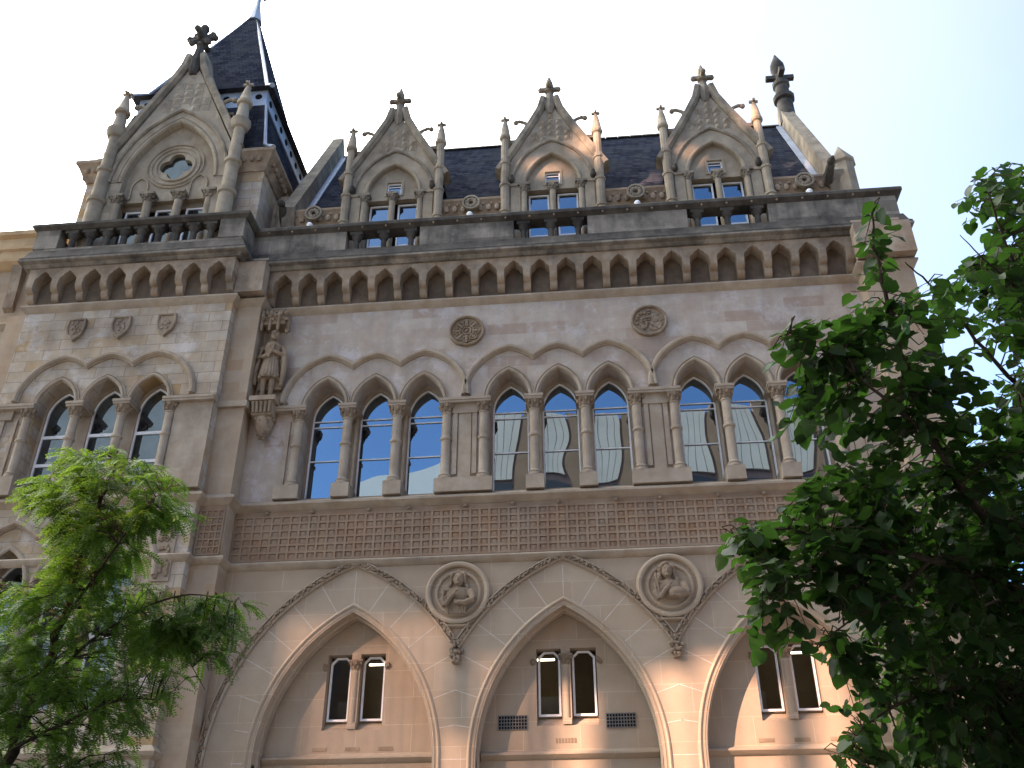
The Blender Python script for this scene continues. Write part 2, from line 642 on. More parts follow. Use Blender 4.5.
def arch_x(dx, wd, h):
    """height above springing at a distance dx from the axis"""
    r = (wd * wd + h * h) / (2 * wd); c = wd - r
    return math.sqrt(max(0, r * r - (dx - c) ** 2))


def rect(x0, x1, z0, z1):
    return [(x0, z0), (x1, z0), (x1, z1), (x0, z1)]


def circ(cx, cz, r, seg=28):
    return [(cx + r * math.cos(2 * math.pi * i / seg), cz + r * math.sin(2 * math.pi * i / seg)) for i in range(seg)]


def carved(mb, pts, r, y, step, rr, jit=.35):
    """knobbly foliage carving along a path in XZ"""
    acc = 0.0
    for (a, b) in zip(pts[:-1], pts[1:]):
        d = math.hypot(b[0] - a[0], b[1] - a[1])
        t = -acc
        while t + step <= d:
            t += step
            k = t / d
            x = a[0] + (b[0] - a[0]) * k; z = a[1] + (b[1] - a[1]) * k
            nx, nz = -(b[1] - a[1]) / d, (b[0] - a[0]) / d
            o = rr.uniform(-r, r) * .8
            s1 = r * rr.uniform(.45, .85)
            mb.blob((x + nx * o, y - rr.uniform(0, jit) * r, z + nz * o), (s1 * rr.uniform(.7, 1.3), s1 * .8, s1 * rr.uniform(.7, 1.3)), 6, 4)
        acc = d - t if d > t else 0
    return mb


# ------------------------------------------------------------------ setting: ground and street
g = MB().box(-900, 900, -900, 900, -.3, 0).build('ground', 'asphalt'); tag(g, 'grey asphalt ground of the town', None, None, 'structure')
MB().box(-80, 80, -9, -.9, .004, .13).build('pavement', 'paving')['kind'] = 'structure'
MB().box(-80, 80, -33.8, -19.5, .004, .13).build('far_pavement', 'paving')['kind'] = 'structure'
MB().box(-80, 80, -9.3, -9.004, .004, .14).build('kerb', 'kerb')['kind'] = 'structure'
MB().box(-80, 80, -19.496, -19.2, .004, .14).build('far_kerb', 'kerb')['kind'] = 'structure'
for o in bpy.data.objects:
    if o.type == 'MESH' and 'label' not in o:
        o['label'] = {'pavement': 'grey paved footway under the stone building', 'far_pavement': 'grey paved footway across the street',
                      'kerb': 'granite kerb by the stone building', 'far_kerb': 'granite kerb across the street'}[o.name]

# ------------------------------------------------------------------ the building
B = empty('sandstone_building')
tag(B, 'ornate weathered sandstone building with pointed arches, dormers and a steep slate tower roof', 'building')
TRI = [-5.86, -.80, 4.24]              # centres of the window groups
BIG = [-5.95, -.86, 4.22]              # centres of the great arches
DOR = [-5.90, -.80, 4.30]              # dormers
TX0, TX1, TY = -16.2, -10.0, -.85      # tower front
PX0, PX1, PY = -10.0, -9.27, -.57      # left pier
QX0, QX1 = 7.62, 8.95                  # right pier


def plan_path(extra=0.0):
    return [(-20.5, -.1), (TX0, -.1), (TX0, TY), (TX1, TY), (TX1, PY), (PX1, PY), (PX1, 0), (QX0, 0), (QX0, PY), (QX1, PY), (QX1, 7)]


def lens_arch(c, z0, wd, h, zb, n=12):
    return [(c - wd, zb)] + arch(c, z0, wd, h, n) + [(c + wd, zb)]


# main wall with its arcades cut through
holes = []
for c in TRI:
    hp = [(c - 1.92, 11.72)]
    for k in (-1.36, 0, 1.36):
        hp += arch(c + k, 14.46, .555, .88, 10)
    hp += [(c + 1.92, 11.72)]
    holes.append(hp)
up = MB().plate(rect(PX1 - .1, QX0 + .1, 9.9, 19.9), holes, 0, .55)
up.build('wall', 'wall', B)
holes = [lens_arch(c, 5.3, 2.06, 3.42, .1, 18) for c in BIG]
MB().plate(rect(PX1 - .1, QX0 + .1, 0, 9.897), holes, 0, .78).build('lower_wall', 'lower', B)
# window wall behind the columns
holes = [lens_arch(c + k, 14.42, .50, .80, 11.9, 10) for c in TRI for k in (-1.36, 0, 1.36)]
MB().plate(rect(PX1, QX0, 9.95, 16.2), holes, .553, .80).build('inner_wall', 'dress', B)
# piers, returns and the back mass
MB().box(PX0, PX1, PY, .3, 0, 19.4).build('pier', 'pier', B)
MB().box(QX0, QX1, PY, 7, 0, 19.4).build('pier', 'pier', B)
MB().box(-9.9, QX1 - .02, 3.2, 7.5, 0, 21.6).build('rear_wall', 'pier', B)
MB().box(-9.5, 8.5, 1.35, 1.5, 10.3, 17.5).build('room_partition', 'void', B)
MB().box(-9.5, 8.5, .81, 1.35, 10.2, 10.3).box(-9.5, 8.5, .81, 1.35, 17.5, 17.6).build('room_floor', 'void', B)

# ---- windows of the arcade
def arch_window(c, wd, z0, h, zb, y, bars, parent, bar_h=.03, mat='paint', fr=.045, pane='pane'):
    path = [(c - wd, zb)] + arch(c, z0, wd, h, 10) + [(c + wd, zb)]
    f = MB().sweep(path, [(0, y), (0, y + .06), (-fr, y + .06), (-fr, y), (0, y)], closed=True)
    f = f.build('window', mat, parent)
    MB().plate([(x, z) for x, z in path], [], y + .035, y + .045).build('pane', pane, f)
    for z in bars:
        MB().box(c - wd + fr, c + wd - fr, y + .0, y + .03, z - bar_h / 2, z + bar_h / 2).build('glazing_bar', mat, f)
    return f


for c in TRI:
    for k in (-1.36, 0, 1.36):
        arch_window(c + k, .495, 14.42, .79, 11.91, .60, (14.36, 14.18, 13.13), B)
        MB().box(c + k - .5, c + k + .5, .30, .79, 11.78, 11.905).build('sill', 'dress', B)

# ---- columns
def column_mb(x, y, z0, z1, r, cap_h=.3, ring=True):
    mb = MB().lathe(x, y, [(r * 1.55, z0), (r * 1.55, z0 + .05), (r * 1.3, z0 + .08), (r * 1.45, z0 + .12), (r * 1.05, z0 + .17),
                           (r, z0 + .2), (r, z0 + (z1 - z0) * .51), (r * 1.28, z0 + (z1 - z0) * .525), (r * 1.28, z0 + (z1 - z0) * .55),
                           (r, z0 + (z1 - z0) * .565), (r * .97, z1 - cap_h), (r * 1.15, z1 - cap_h + .02), (r * 1.15, z1 - cap_h + .05), (r, z1 - cap_h + .06)], 16)
    return mb


def capital_mb(x, y, z0, z1, r, rr):
    mb = MB().lathe(x, y, [(r, z0), (r * 1.12, z0 + (z1 - z0) * .4), (r * 1.6, z1)], 14)
    for ring_i, (zz, rad, nn) in enumerate(((.35, 1.15, 7), (.75, 1.55, 7))):
        for i in range(nn):
            t = 2 * math.pi * (i + .5 * ring_i) / nn
            z = z0 + (z1 - z0) * zz
            mb.blob((x + r * rad * math.cos(t), y + r * rad * math.sin(t), z), (r * .34, r * .34, (z1 - z0) * .24), 6, 5)
            mb.blob((x + r * (rad + .22) * math.cos(t), y + r * (rad + .22) * math.sin(t), z + (z1 - z0) * .15), r * .24, 5, 4)
    return mb


def put_column(x, y, z0, z1, r, parent, proto={}):
    key = (round(z0, 3), round(z1, 3), r, y)
    if key not in proto:
        o = column_mb(x, y, z0, z1 - .01, r).build('column', 'dress', parent)
        capital_mb(x, y, z1 - .29, z1, r, rnd).build('capital', 'carve', o)
        proto[key] = (o, x)
        return o
    o, x0 = proto[key]
    return copy_tree(o, x - x0, 0, 0, parent)


for c in TRI:
    for k in (-2.03, -.68, .68, 2.03):
        put_column(c + k, -.02, 12.1, 14.33, .125, B)
    for k in (-.68, .68):
        MB().box(c + k - .235, c + k + .235, -.20, .55, 14.33, 14.40).box(c + k - .255, c + k + .255, -.22, .55, 14.40, 14.475).build('abacus', 'dress', B)
        MB().box(c + k - .235, c + k + .235, -.20, .56, 11.72, 12.1).build('pedestal', 'dress', B)
        # half shafts on the window mullion behind each column
        MB().tube([(c + k - .14, .46, 12.1), (c + k - .14, .46, 14.35)], .055, 8).build('jamb_shaft', 'dress', B)
        MB().tube([(c + k + .14, .46, 12.1), (c + k + .14, .46, 14.35)], .055, 8).build('jamb_shaft', 'dress', B)
for x0, x1 in ((-9.2, TRI[0] - 1.83), (TRI[0] + 1.83, TRI[1] - 1.83), (TRI[1] + 1.83, TRI[2] - 1.83), (TRI[2] + 1.83, QX0 - .003)):
    a = x0 if x0 > -9 else -8.55
    MB().box(a, x1, -.20, .0, 14.33, 14.40).box(a, x1, -.22, .0, 14.40, 14.475).build('abacus', 'dress', B)
    p0 = x0 + .25 if x0 > -9 else x1 - .36
    if x0 < -9:
        MB().box(x1 - .62, x1 + .05, -.2, 0, 11.72, 12.1).build('pedestal', 'dress', B)
        MB().box(x1 - .54, x1 - .42, -.05, 0, 12.1, 14.05).build('pilaster_strip', 'dress', B)
    else:
        p1 = x1 + .05 if x1 < QX0 - .1 else QX0 - .003
        MB().box(x0 - .05, p1, -.2, 0, 11.72, 12.1).build('pedestal', 'dress', B)
        q1 = x1 - .36 if x1 < QX0 - .1 else x0 + .95
        MB().box(x0 + .36, q1, -.09, 0, 14.05, 14.33).box(x0 + .38, x0 + .50, -.07, 0, 12.25, 14.05).box(q1 - .14, q1 - .02, -.07, 0, 12.25, 14.05) \
            .box(x0 + .53, q1 - .17, -.05, 0, 12.1, 14.05).build('pilaster_strip', 'dress', B)

# ---- arch orders and hood moulds of the arcade
for c in TRI:
    for k in (-1.36, 0, 1.36):
        MB().sweep(arch(c + k, 14.475, .555, .87, 14), [(0, .0), (0, -.05), (.035, -.08), (.07, -.075), (.09, -.03), (.105, -.03), (.115, -.055), (.135, -.05), (.14, .0)]).build('arch_order', 'dress', B)
    path = []
    ks = (-1.36, 0, 1.36)
    for i, k in enumerate(ks):
        for (x, z) in arch(c + k, 14.62, 1.15, 1.42, 20):
            dx = x - (c + k)
            if i > 0 and dx < -.68: continue
            if i < 2 and dx > .68: continue
            path.append((x, z))
        if i < 2:
            path.append((c + k + .68, 14.62 + arch_x(.68, 1.15, 1.42)))
    hd = MB().sweep(path, [(-.03, 0), (-.03, -.05), (0, -.06), (.0, -.10), (.04, -.15), (.10, -.15), (.15, -.08), (.15, 0)])
    hd.build('hood_mould', 'dress', B)
    st = MB()
    for sx in (-1, 1):
        x = c + sx * 2.53
        for q in range(7):
            t = q * 2 * math.pi / 6
            st.blob((x + .075 * math.cos(t) * (q < 6), -.08 - .04 * (q == 6), 14.62 + .06 * math.sin(t) * (q < 6)), .055, 6, 4)
    st.build('label_stop', 'carve', B)

# ---- strings that run round piers and tower
SP = [p for p in plan_path()]
MB().plan(SP, [(0, 11.42), (.05, 11.45), (.14, 11.52), (.19, 11.56), (.19, 11.62), (.0, 11.74)]).build('sill_string', 'dress', B)
MB().plan(SP, [(0, 9.84), (.04, 9.86), (.12, 9.93), (.14, 9.99), (.12, 10.03), (0, 10.06)]).build('panel_string', 'dress', B)
MB().plan(SP, [(0, 17.62), (.05, 17.66), (.13, 17.74), (.16, 17.79), (.15, 17.84), (.0, 17.90)]).build('corbel_string', 'dress', B)
for i in range(13):
    MB().blob((-8.35 + i * 1.27 + rnd.uniform(-.2, .2), -.07, 11.36), .055, 8, 6).build('ballflower_ornament', 'carve', B)

# ---- diaper panel
def diaper(x0, x1, z0, z1, y, px, pz, name='diaper_panel', mat='panel', parent=B, depth=.032, stud=.62, clip=None):
    nx = max(1, round((x1 - x0) / px)); nz = max(1, round((z1 - z0) / pz))
    px = (x1 - x0) / nx; pz = (z1 - z0) / nz
    mb = MB()
    fw = px * .125
    for i in range(nx + 1):
        x = x0 + i * px
        if clip is None:
            mb.box(x - fw, x + fw, y - depth, y, z0, z1)
    for j in range(nz + 1):
        z = z0 + j * pz
        if clip is None:
            mb.box(x0, x1, y - depth - .002, y, z - fw, z + fw)
    for i in range(nx):
        for j in range(nz):
            cx = x0 + (i + .5) * px; cz = z0 + (j + .5) * pz
            if clip and not clip(cx, cz, px * .5):
                continue
            h = px * .5 * stud + rnd.uniform(-.006, .006)
            yy = y - depth * rnd.uniform(.75, 1.1)
            mb.add([(cx - h, y, cz - h), (cx + h, y, cz - h), (cx + h, y, cz + h), (cx - h, y, cz + h), (cx, yy, cz + h * .2)],
                   [(0, 1, 4), (1, 2, 4), (2, 3, 4), (3, 0, 4)])
            if clip:
                k = px * .46
                mb.box(cx - k, cx + k, y - .012, y, cz + k * .78, cz + k)
                mb.box(cx + k * .78, cx + k, y - .012, y, cz - k, cz + k * .77)
    return mb.build(name, mat, parent)


MB().box(PX1 + .003, QX0 - .003, -.012, 0, 10.06, 11.42).build('panel_ground', 'panel', B)
diaper(PX1 + .03, QX0 - .03, 10.1, 11.28, -.014, .243, .205)
MB().box(PX0 + .05, PX1 - .02, PY - .012, PY, 10.06, 11.42).build('panel_ground', 'panel', B)
diaper(PX0 + .07, PX1 - .05, 10.1, 11.28, PY - .014, .155, .195)

# ---- great arches
for c in BIG:
    roll = [(0, .25), (0, .07), (.015, .03), (.04, -.012), (.065, -.012), (.08, .03), (.095, .035), (.11, -.015), (.145, -.04), (.18, -.025), (.20, 0)]
    path = [(c - 2.06, 0.15)] + arch(c, 5.3, 2.06, 3.42, 26) + [(c + 2.06, .15)]
    MB().sweep(path, roll).build('arch_moulding', 'lower', B)
    inner = [(c - 2.06, 0.15)] + arch(c, 5.3, 2.06, 3.42, 26) + [(c + 2.06, .15)]
    MB().sweep(inner, [(0, .26), (-.035, .28), (-.05, .31), (-.035, .34), (0, .36), (0, .50), (-.03, .52), (-.03, .56), (0, .58)]).build('arch_jamb_moulding', 'lower', B)
    # voussoir joints
    r = (2.06 ** 2 + 3.42 ** 2) / (2 * 2.06); cc = 2.06 - r
    a1 = math.asin(3.42 / r)
    for sx in (-1, 1):
        for q in range(0, 7):
            a = a1 * (q + .02) / 6.55
            x0 = c + sx * (cc + (r + .20) * math.cos(a)); z0 = 5.3 + (r + .20) * math.sin(a)
            L = 0
            while L < 1.6:
                xx = cc + (r + .20 + L) * math.cos(a); zz = (r + .20 + L) * math.sin(a)
                lim = 5.2 + arch_x(abs(xx), 3.15, 4.66) if abs(xx) < 3.15 else 0
                if 5.3 + zz > lim - .02 or abs(xx) > 2.53: break
                L += .04
            x1 = c + sx * (cc + (r + .20 + L) * math.cos(a)); z1 = 5.3 + (r + .20 + L) * math.sin(a)
            d = Vector((x1 - x0, z1 - z0))
            if d.length < .1: continue
            nn = Vector((-d.y, d.x)).normalized() * .0075
            MB().add([(x0 + nn.x, -.003, z0 + nn.y), (x0 - nn.x, -.003, z0 - nn.y), (x1 - nn.x, -.003, z1 - nn.y), (x1 + nn.x, -.003, z1 + nn.y),
                   (x0 + nn.x, .0, z0 + nn.y), (x0 - nn.x, .0, z0 - nn.y), (x1 - nn.x, .0, z1 - nn.y), (x1 + nn.x, .0, z1 + nn.y)],
                  [(0, 1, 2, 3), (0, 4, 5, 1), (1, 5, 6, 2), (2, 6, 7, 3), (3, 7, 4, 0)]).build('voussoir_joint', 'joint', B)
    z = 5.3 + arch_x(0, 2.06, 3.42) + .21
    MB().box(c - .0075, c + .0075, -.003, 0, z, 9.72).build('voussoir_joint', 'joint', B)
    # carved hood
    path = []
    for (x, z) in arch(c, 5.2, 3.15, 4.62, 40):
        dx = x - c
        lo = -2.50 if c > BIG[0] else -3.3
        hi = 2.50 if c < BIG[2] else 3.3
        if lo <= dx <= hi and x > PX1 + .12 and x < QX0 - .1:
            path.append((x, z))
    hm = MB().sweep(path, [(0.03, 0), (.02, -.06), (.06, -.10), (.06, -.05), (.17, -.05), (.17, -.10), (.20, -.10), (.21, 0)])
    hm = hm.build('carved_hood', 'dress', B)
    cv = carved(MB(), [(x, z) for x, z in MB().sweep(path, [(.115, 0)]).v and [(v[0], v[2]) for v in MB().sweep(path, [(.115, 0), (.116, 0)]).v[::2]]], .062, -.07, .042, rnd)
    cv.build('foliage_carving', 'carve', hm)
# corbel heads where the hoods meet
for x in ((BIG[0] + BIG[1]) / 2, (BIG[1] + BIG[2]) / 2):
    mb = MB()
    for q in range(34):
        z = rnd.uniform(7.42, 7.72)
        wdt = .05 + .13 * (z - 7.42) / .30
        mb.blob((x + rnd.uniform(-wdt, wdt), rnd.uniform(-.13, -.03), z), (rnd.uniform(.035, .07), .05, rnd.uniform(.035, .075)), 6, 4)
    mb.prism_x([(0, 7.38), (-.06, 7.45), (-.08, 7.7), (0, 7.8)], x - .07, x + .07)
    mb.build('corbel_head', 'carve', B)


# ---- tympana with paired windows
def interior(c, z0, z1):
    mb = MB()
    x0, x1, y0, y1 = c - 2.2, c + 2.2, 1.0, 4.6
    mb.add([(x0, y1, z0), (x1, y1, z0), (x1, y1, z1), (x0, y1, z1), (x0, y0, z0), (x1, y0, z0), (x1, y0, z1), (x0, y0, z1)],
           [(0, 1, 2, 3), (4, 0, 3, 7), (1, 5, 6, 2), (3, 2, 6, 7), (4, 5, 1, 0)])
    return mb.build('room', 'room', B)


for bi, c in enumerate(BIG):
    c0 = c + (.04 if bi == 0 else 0)
    wins = [(c0 - .72, c0 - .13), (c0 + .09, c0 + .70)]
    hs = [rect(a, b, 6.10, 7.86) for a, b in wins]
    tp = MB().plate(rect(c - 2.12, c + 2.12, 0, 8.75), hs, .60, .98).build('tympanum', 'lower', B)
    MB().prism_x([(.60, 5.36), (.55, 5.38), (.50, 5.44), (.47, 5.46), (.47, 5.50), (.50, 5.52), (.55, 5.54), (.60, 5.57)], c - 2.0, c + 2.0).build('ledge', 'lower', B)
    for a, b in wins:
        # sloping sill, frame, glass
        MB().prism_x([(.60, 6.10), (.96, 6.10), (.96, 6.36), (.66, 6.12)], a + .003, b - .003).build('sloping_sill', 'lower', B)
        f = MB()
        zf0, zf1 = 6.34, 7.84
        cut = .14
        pth = [(a + .03, zf0), (a + .03, zf1 - cut), (a + .03 + cut, zf1), (b - .03 - cut, zf1), (b - .03, zf1 - cut), (b - .03, zf0)]
        f.sweep(pth, [(0, .80), (0, .86), (-.05, .86), (-.05, .80), (0, .80)], closed=True)
        f = f.build('window', 'paint', B)
        MB().plate(pth, [], .835, .842).build('pane', 'pane_clear', f)
    xm = (wins[0][1] + wins[1][0]) / 2
    MB().tube([(xm, .64, 6.12), (xm, .64, 7.52)], .085, 12).box(xm - .10, xm + .10, .56, .72, 6.12, 6.26).build('mullion_shaft', 'lower', B)
    cap = capital_mb(xm, .64, 7.48, 7.68, .09, rnd)
    cap.box(xm - .17, xm + .17, .53, .75, 7.68, 7.72)
    cap.build('capital', 'carve', B)
    for x in (wins[0][0] - .05, wins[1][1] + .05):
        mb = MB()
        for q in range(6):
            mb.blob((x + rnd.uniform(-.04, .04), .57, 7.56 + rnd.uniform(-.05, .05)), .045, 6, 4)
        mb.build('label_stop', 'carve', B)
    rm = interior(c, 4.9, 8.4)
    MB().box(c + (.02 if bi != 1 else -1.15), c + (.95 if bi != 1 else -.35), 1.9, 1.96, 7.93, 7.97).build('strip_light', 'tube', B)
    MB().box(c - .9, c - .25, 2.6, 2.66, 6.0, 7.2).build('room_screen', 'greyp', B)
    if bi == 1:
        for xv in (c - 1.28, c + 1.20):
            mb = MB()
            for i in range(11):
                mb.box(xv - .34 + i * .066, xv - .34 + i * .066 + .02, .575, .592, 6.02, 6.34)
            for i in range(5):
                mb.box(xv - .34, xv + .34, .572, .59, 6.02 + i * .075, 6.04 + i * .075)
            mb = mb.build('vent_grille', 'iron', B)
            MB().box(xv - .335, xv + .335, .588, .5915, 6.025, 6.335).build('vent_void', 'void', mb)
        mb = MB()
        for i in range(7):
            mb.box(c - .3 + i * .07, c - .26 + i * .07, .588, .6, 5.72, 5.82)
        mb.build('vent_slot', 'carve', B)
    else:
        for i in range(3):
            mb = MB().box(c - .86 + i * .78, c - .52 + i * .78, .588, .6, 5.64, 5.72)
            mb.build('vent_slot', 'carve', B)


# ---- portrait roundels
def portrait(cx, cz, kind):
    mb = MB()
    ring = [(-.03, 0), (-.03, -.09), (.0, -.13), (.05, -.14), (.09, -.12), (.10, -.05), (.12, -.04), (.12, 0)]
    base = circ(cx, cz, .68, 40)
    mb.sweep(list(reversed(base)), [(n_, y) for n_, y in ring], closed=True)
    mb.sweep(list(reversed(circ(cx, cz, .50, 36))), [(-.03, 0), (-.03, -.04), (0, -.07), (.05, -.07), (.09, -.03), (.13, -.015)], closed=True)
    mb.disc(cx, cz, .66, -.02, 0, 36)
    r_ = mb.build('portrait_roundel', 'lower', B)
    f = MB()
    y = -.12
    hx, hz = (cx + .02, cz + .22) if kind == 0 else (cx - .04, cz + .24)
    f.blob((hx, y - .02, hz), (.105, .11, .14), 14, 10)                         # head
    f.blob((hx - .005, y - .13, hz - .01), (.022, .03, .04), 8, 6)               # nose
    f.blob((hx - .0, y - .10, hz - .085), (.05, .035, .03), 8, 6)                # chin
    for sx in (-1, 1):
        f.blob((hx + sx * .04, y - .105, hz + .055), (.035, .02, .018), 8, 5)    # brows
        f.blob((hx + sx * .05, y - .09, hz - .03), (.03, .02, .03), 8, 5)        # cheeks
    for q in range(60):                                                          # long curled hair
        t = rnd.uniform(-.15, math.pi + .15)
        k = rnd.uniform(0, 1)
        rr_ = .12 + .02 * rnd.random()
        x = hx + rr_ * math.cos(t) * 1.05; z = hz + .02 + rr_ * math.sin(t) * 1.1
        f.blob((x, y + rnd.uniform(-.06, .06), z), rnd.uniform(.025, .045), 6, 4)
    for sx in (-1, 1):
        for q in range(16):
            f.blob((hx + sx * (.12 + .03 * rnd.random() + .004 * q), y + rnd.uniform(-.04, .04), hz - .02 - q * .014), rnd.uniform(.025, .04), 6, 4)
    f.tube([(hx, y + .02, hz - .08), (cx, y + .02, cz + .02)], [.06, .075], 10)
    f.blob((cx, y + .02, cz - .10), (.24, .12, .20), 14, 10)                     # chest
    f.blob((cx, y + .02, cz + .01), (.27, .09, .075), 14, 8)                     # shoulders
    f.tube([(cx - .26, y, cz + .0), (cx - .30, y - .06, cz - .20), (cx - .22, y - .10, cz - .32)], [.075, .065, .055], 10)
    f.tube([(cx - .22, y - .10, cz - .32), (cx - .10, y - .14, cz - .15), (cx - .03, y - .15, cz - .08)], [.055, .045, .035], 10)
    f.tube([(cx + .26, y, cz - .0), (cx + .33, y - .07, cz - .20)], [.075, .065], 10)
    f.tube([(cx + .33, y - .07, cz - .20), (cx + .15, y - .13, cz - .28), (cx + .02, y - .15, cz - .26)], [.07, .055, .04], 10)
    for i in range(4):
        f.tube([(cx - .03 + i * .012, y - .15, cz - .08 + i * .01), (cx + .0 + i * .014, y - .17, cz - .03 + i * .005)], .014, 6)
        f.tube([(cx + .02, y - .16, cz - .24 - i * .018), (cx - .04, y - .16, cz - .23 - i * .018)], .013, 6)
    if kind == 1:
        f.blob((cx + .12, y - .11, cz - .2), (.19, .09, .10), 12, 8)             # a bowl held in the lap
        f.tube([(cx - .2, y - .1, cz - .3), (cx - .28, y - .1, cz + .2)], .02, 6)
        for q in range(12):
            f.blob((hx + rnd.uniform(-.12, .12), y - .03, hz + .13 + rnd.uniform(-.02, .03)), .035, 6, 4)
    else:
        for i in range(9):
            x = cx - .16 + i * .04
            f.tube([(x, y - .06, cz - .25), (x + rnd.uniform(-.02, .02), y - .04, cz - .47)], .02, 6)
    f.v = [(cx + (x - cx) * 1.22, y_ * 1.12, cz + .02 + (z - cz) * 1.22) for x, y_, z in f.v]
    f.build('portrait_bust', 'carve', r_, remesh=.009)
    # moulded bracket under the ring
    MB().prism_x([(0, cz - .86), (-.12, cz - .82), (-.13, cz - .79), (0, cz - .78)], cx - .28, cx + .28).build('roundel_bracket', 'lower', B)


portrait(-3.40, 9.09, 0)
portrait(1.67, 9.09, 1)


# ---- carved rosettes on the upper wall
def rosette(cx, cz, kind):
    mb = MB()
    mb.disc(cx, cz, .48, -.03, 0, 36)
    mb.sweep(list(reversed(circ(cx, cz, .44, 36))), [(0, 0), (0, -.08), (.03, -.11), (.06, -.10), (.07, 0)], closed=True)
    rr = random.Random(3 + kind)
    if kind == 0:
        mb.lathe(0, 0, [], 3) if False else None
        mb.sweep(list(reversed(circ(cx, cz, .10, 16))), [(0, -.03), (0, -.07), (.03, -.08), (.05, -.03)], closed=True)
        mb.blob((cx, -.05, cz), .05, 8, 6)
        for i in range(8):
            t = math.pi / 4 * i
            for d, s in ((.2, .05), (.28, .06), (.36, .045)):
                mb.blob((cx + d * math.cos(t), -.05, cz + d * math.sin(t)), (s, .04, s), 7, 5)
            mb.sweep([(cx + .27 * math.cos(t) + .1 * math.cos(a), cz + .27 * math.sin(t) + .1 * math.sin(a)) for a in [k * math.pi / 5 for k in range(10)]],
                     [(-.012, -.03), (-.012, -.07), (.012, -.07), (.012, -.03)], closed=True)
    else:
        for q in range(70):
            a = rr.uniform(0, 6.28); d = .36 * math.sqrt(rr.random())
            big = d * math.cos(a) > .05
            s = rr.uniform(.03, .05) if not big else rr.uniform(.05, .08)
            mb.blob((cx + d * math.cos(a), -.045 if not big else -.035, cz + d * math.sin(a)), (s, .05 if not big else .03, s * rr.uniform(.6, 1.2)), 7, 5)
    return mb.build('rosette', 'carve' if kind == 0 else 'corb', B)


rosette(-3.35, 16.72, 0)
rosette(1.77, 16.72, 1)

# ---- corbel table
def corbel_table(x0, x1, n, yw, z0, z1, proj, label_mat='corb', ends=True):
    """niches between corbels; returns pitch"""
    p = (x1 - x0) / n
    nw = p * .36
    holes = []
    zs = z0 + (z1 - z0) * .55
    oc = [(x0 - p * .16, z1)]
    top = [(x0 - p * .16, z1), (x1 + p * .16, z1)]
    bottom = []
    for i in range(n):
        cx = x0 + (i + .5) * p
        bottom += [(cx - nw, zs - .05)] + [(cx - nw, zs + .07), (cx - nw * .86, zs + .15), (cx - nw * .6, zs + .20), (cx - nw * .5, zs + .27), (cx - nw * .2, zs + .33), (cx, zs + .38), (cx + nw * .2, zs + .33), (cx + nw * .5, zs + .27), (cx + nw * .6, zs + .20), (cx + nw * .86, zs + .15), (cx + nw, zs + .07)] + [(cx + nw, zs - .05)]
    outer = [(x0 - p * .16, zs - .05)] + bottom + [(x1 + p * .16, zs - .05), (x1 + p * .16, z1), (x0 - p * .16, z1)]
    MB().plate(outer, [], yw - proj, yw).build('corbel_arcade', label_mat, B)
    MB().box(x0 - p * .1, x1 + p * .1, yw - .012, yw - .002, z0, z1 - .003).build('niche_back', 'soot_shade', B)  # added dark lining, deepens the shade inside the niches
    first = None
    for i in range(n + 1):
        cx = x0 + i * p
        hw = p * .135
        if first is None:
            prof = [(yw, z0 + .02)]
            d = proj
            H = zs - .05 - (z0 + .02)
            for k in range(6):
                t = k / 5 * math.pi * .5
                prof.append((yw - d * .55 * math.sin(t), z0 + .02 + H * .40 - H * .40 * math.cos(t)))
            prof.append((yw - d * .55, z0 + .02 + H * .48))
            for k in range(6):
                t = k / 5 * math.pi * .5
                prof.append((yw - d * (.6 + .42 * math.sin(t)), z0 + .02 + H * .9 - H * .40 * math.cos(t)))
            prof.append((yw - d * 1.02, zs - .053)); prof.append((yw, zs - .053))
            first = MB().prism_x(prof, cx - hw, cx + hw).build('corbel', label_mat, B)
            fx = cx
        else:
            copy_tree(first, cx - fx)
    return p


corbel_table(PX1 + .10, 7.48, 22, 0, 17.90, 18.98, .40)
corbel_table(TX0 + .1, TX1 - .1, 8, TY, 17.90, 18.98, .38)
MB().box(PX1 - .1, QX0 + .1, 0.0, .4, 17.0, 19.5).build('frieze_backing', 'corb', B) if False else None
MB().box(TX1 + .02, PX1 + .1, PY - .40, PY, 17.9, 18.98).build('pier_block', 'corb', B)
MB().box(QX0 - .1, QX1 + .1, PY - .40, PY, 17.9, 18.98).build('pier_block', 'corb', B)

# ---- main cornice, weathering and parapet
YP = -.45
CP = [(-20.5, -.1), (TX0 - .1, -.1), (TX0 - .1, TY - .38), (TX1 + .1, TY - .38), (TX1 + .1, PY - .4), (PX1 + .1, PY - .4), (PX1 + .1, -.40), (QX0 - .1, -.40),
      (QX0 - .1, PY - .4), (QX1 + .12, PY - .4), (QX1 + .12, 7)]
CP2 = [(TX0 - .1, 4), (TX0 - .1, TY - .38), (TX1 + .1, TY - .38), (TX1 + .1, -.42), (QX1 + .12, -.42), (QX1 + .12, 7)]
MB().plan(CP2, [(-.3, 18.983), (.05, 18.983), (.08, 19.02), (.10, 19.035), (.12, 19.07), (.20, 19.09), (.24, 19.12), (.24, 19.18), (.21, 19.197)]).build('cornice', 'parapet', B)
MB().plan(CP2, [(-.3, 19.2), (.22, 19.2), (.22, 19.25), (.15, 19.33), (.07, 19.60), (-.3, 19.60)]).build('weathering', 'dark', B)
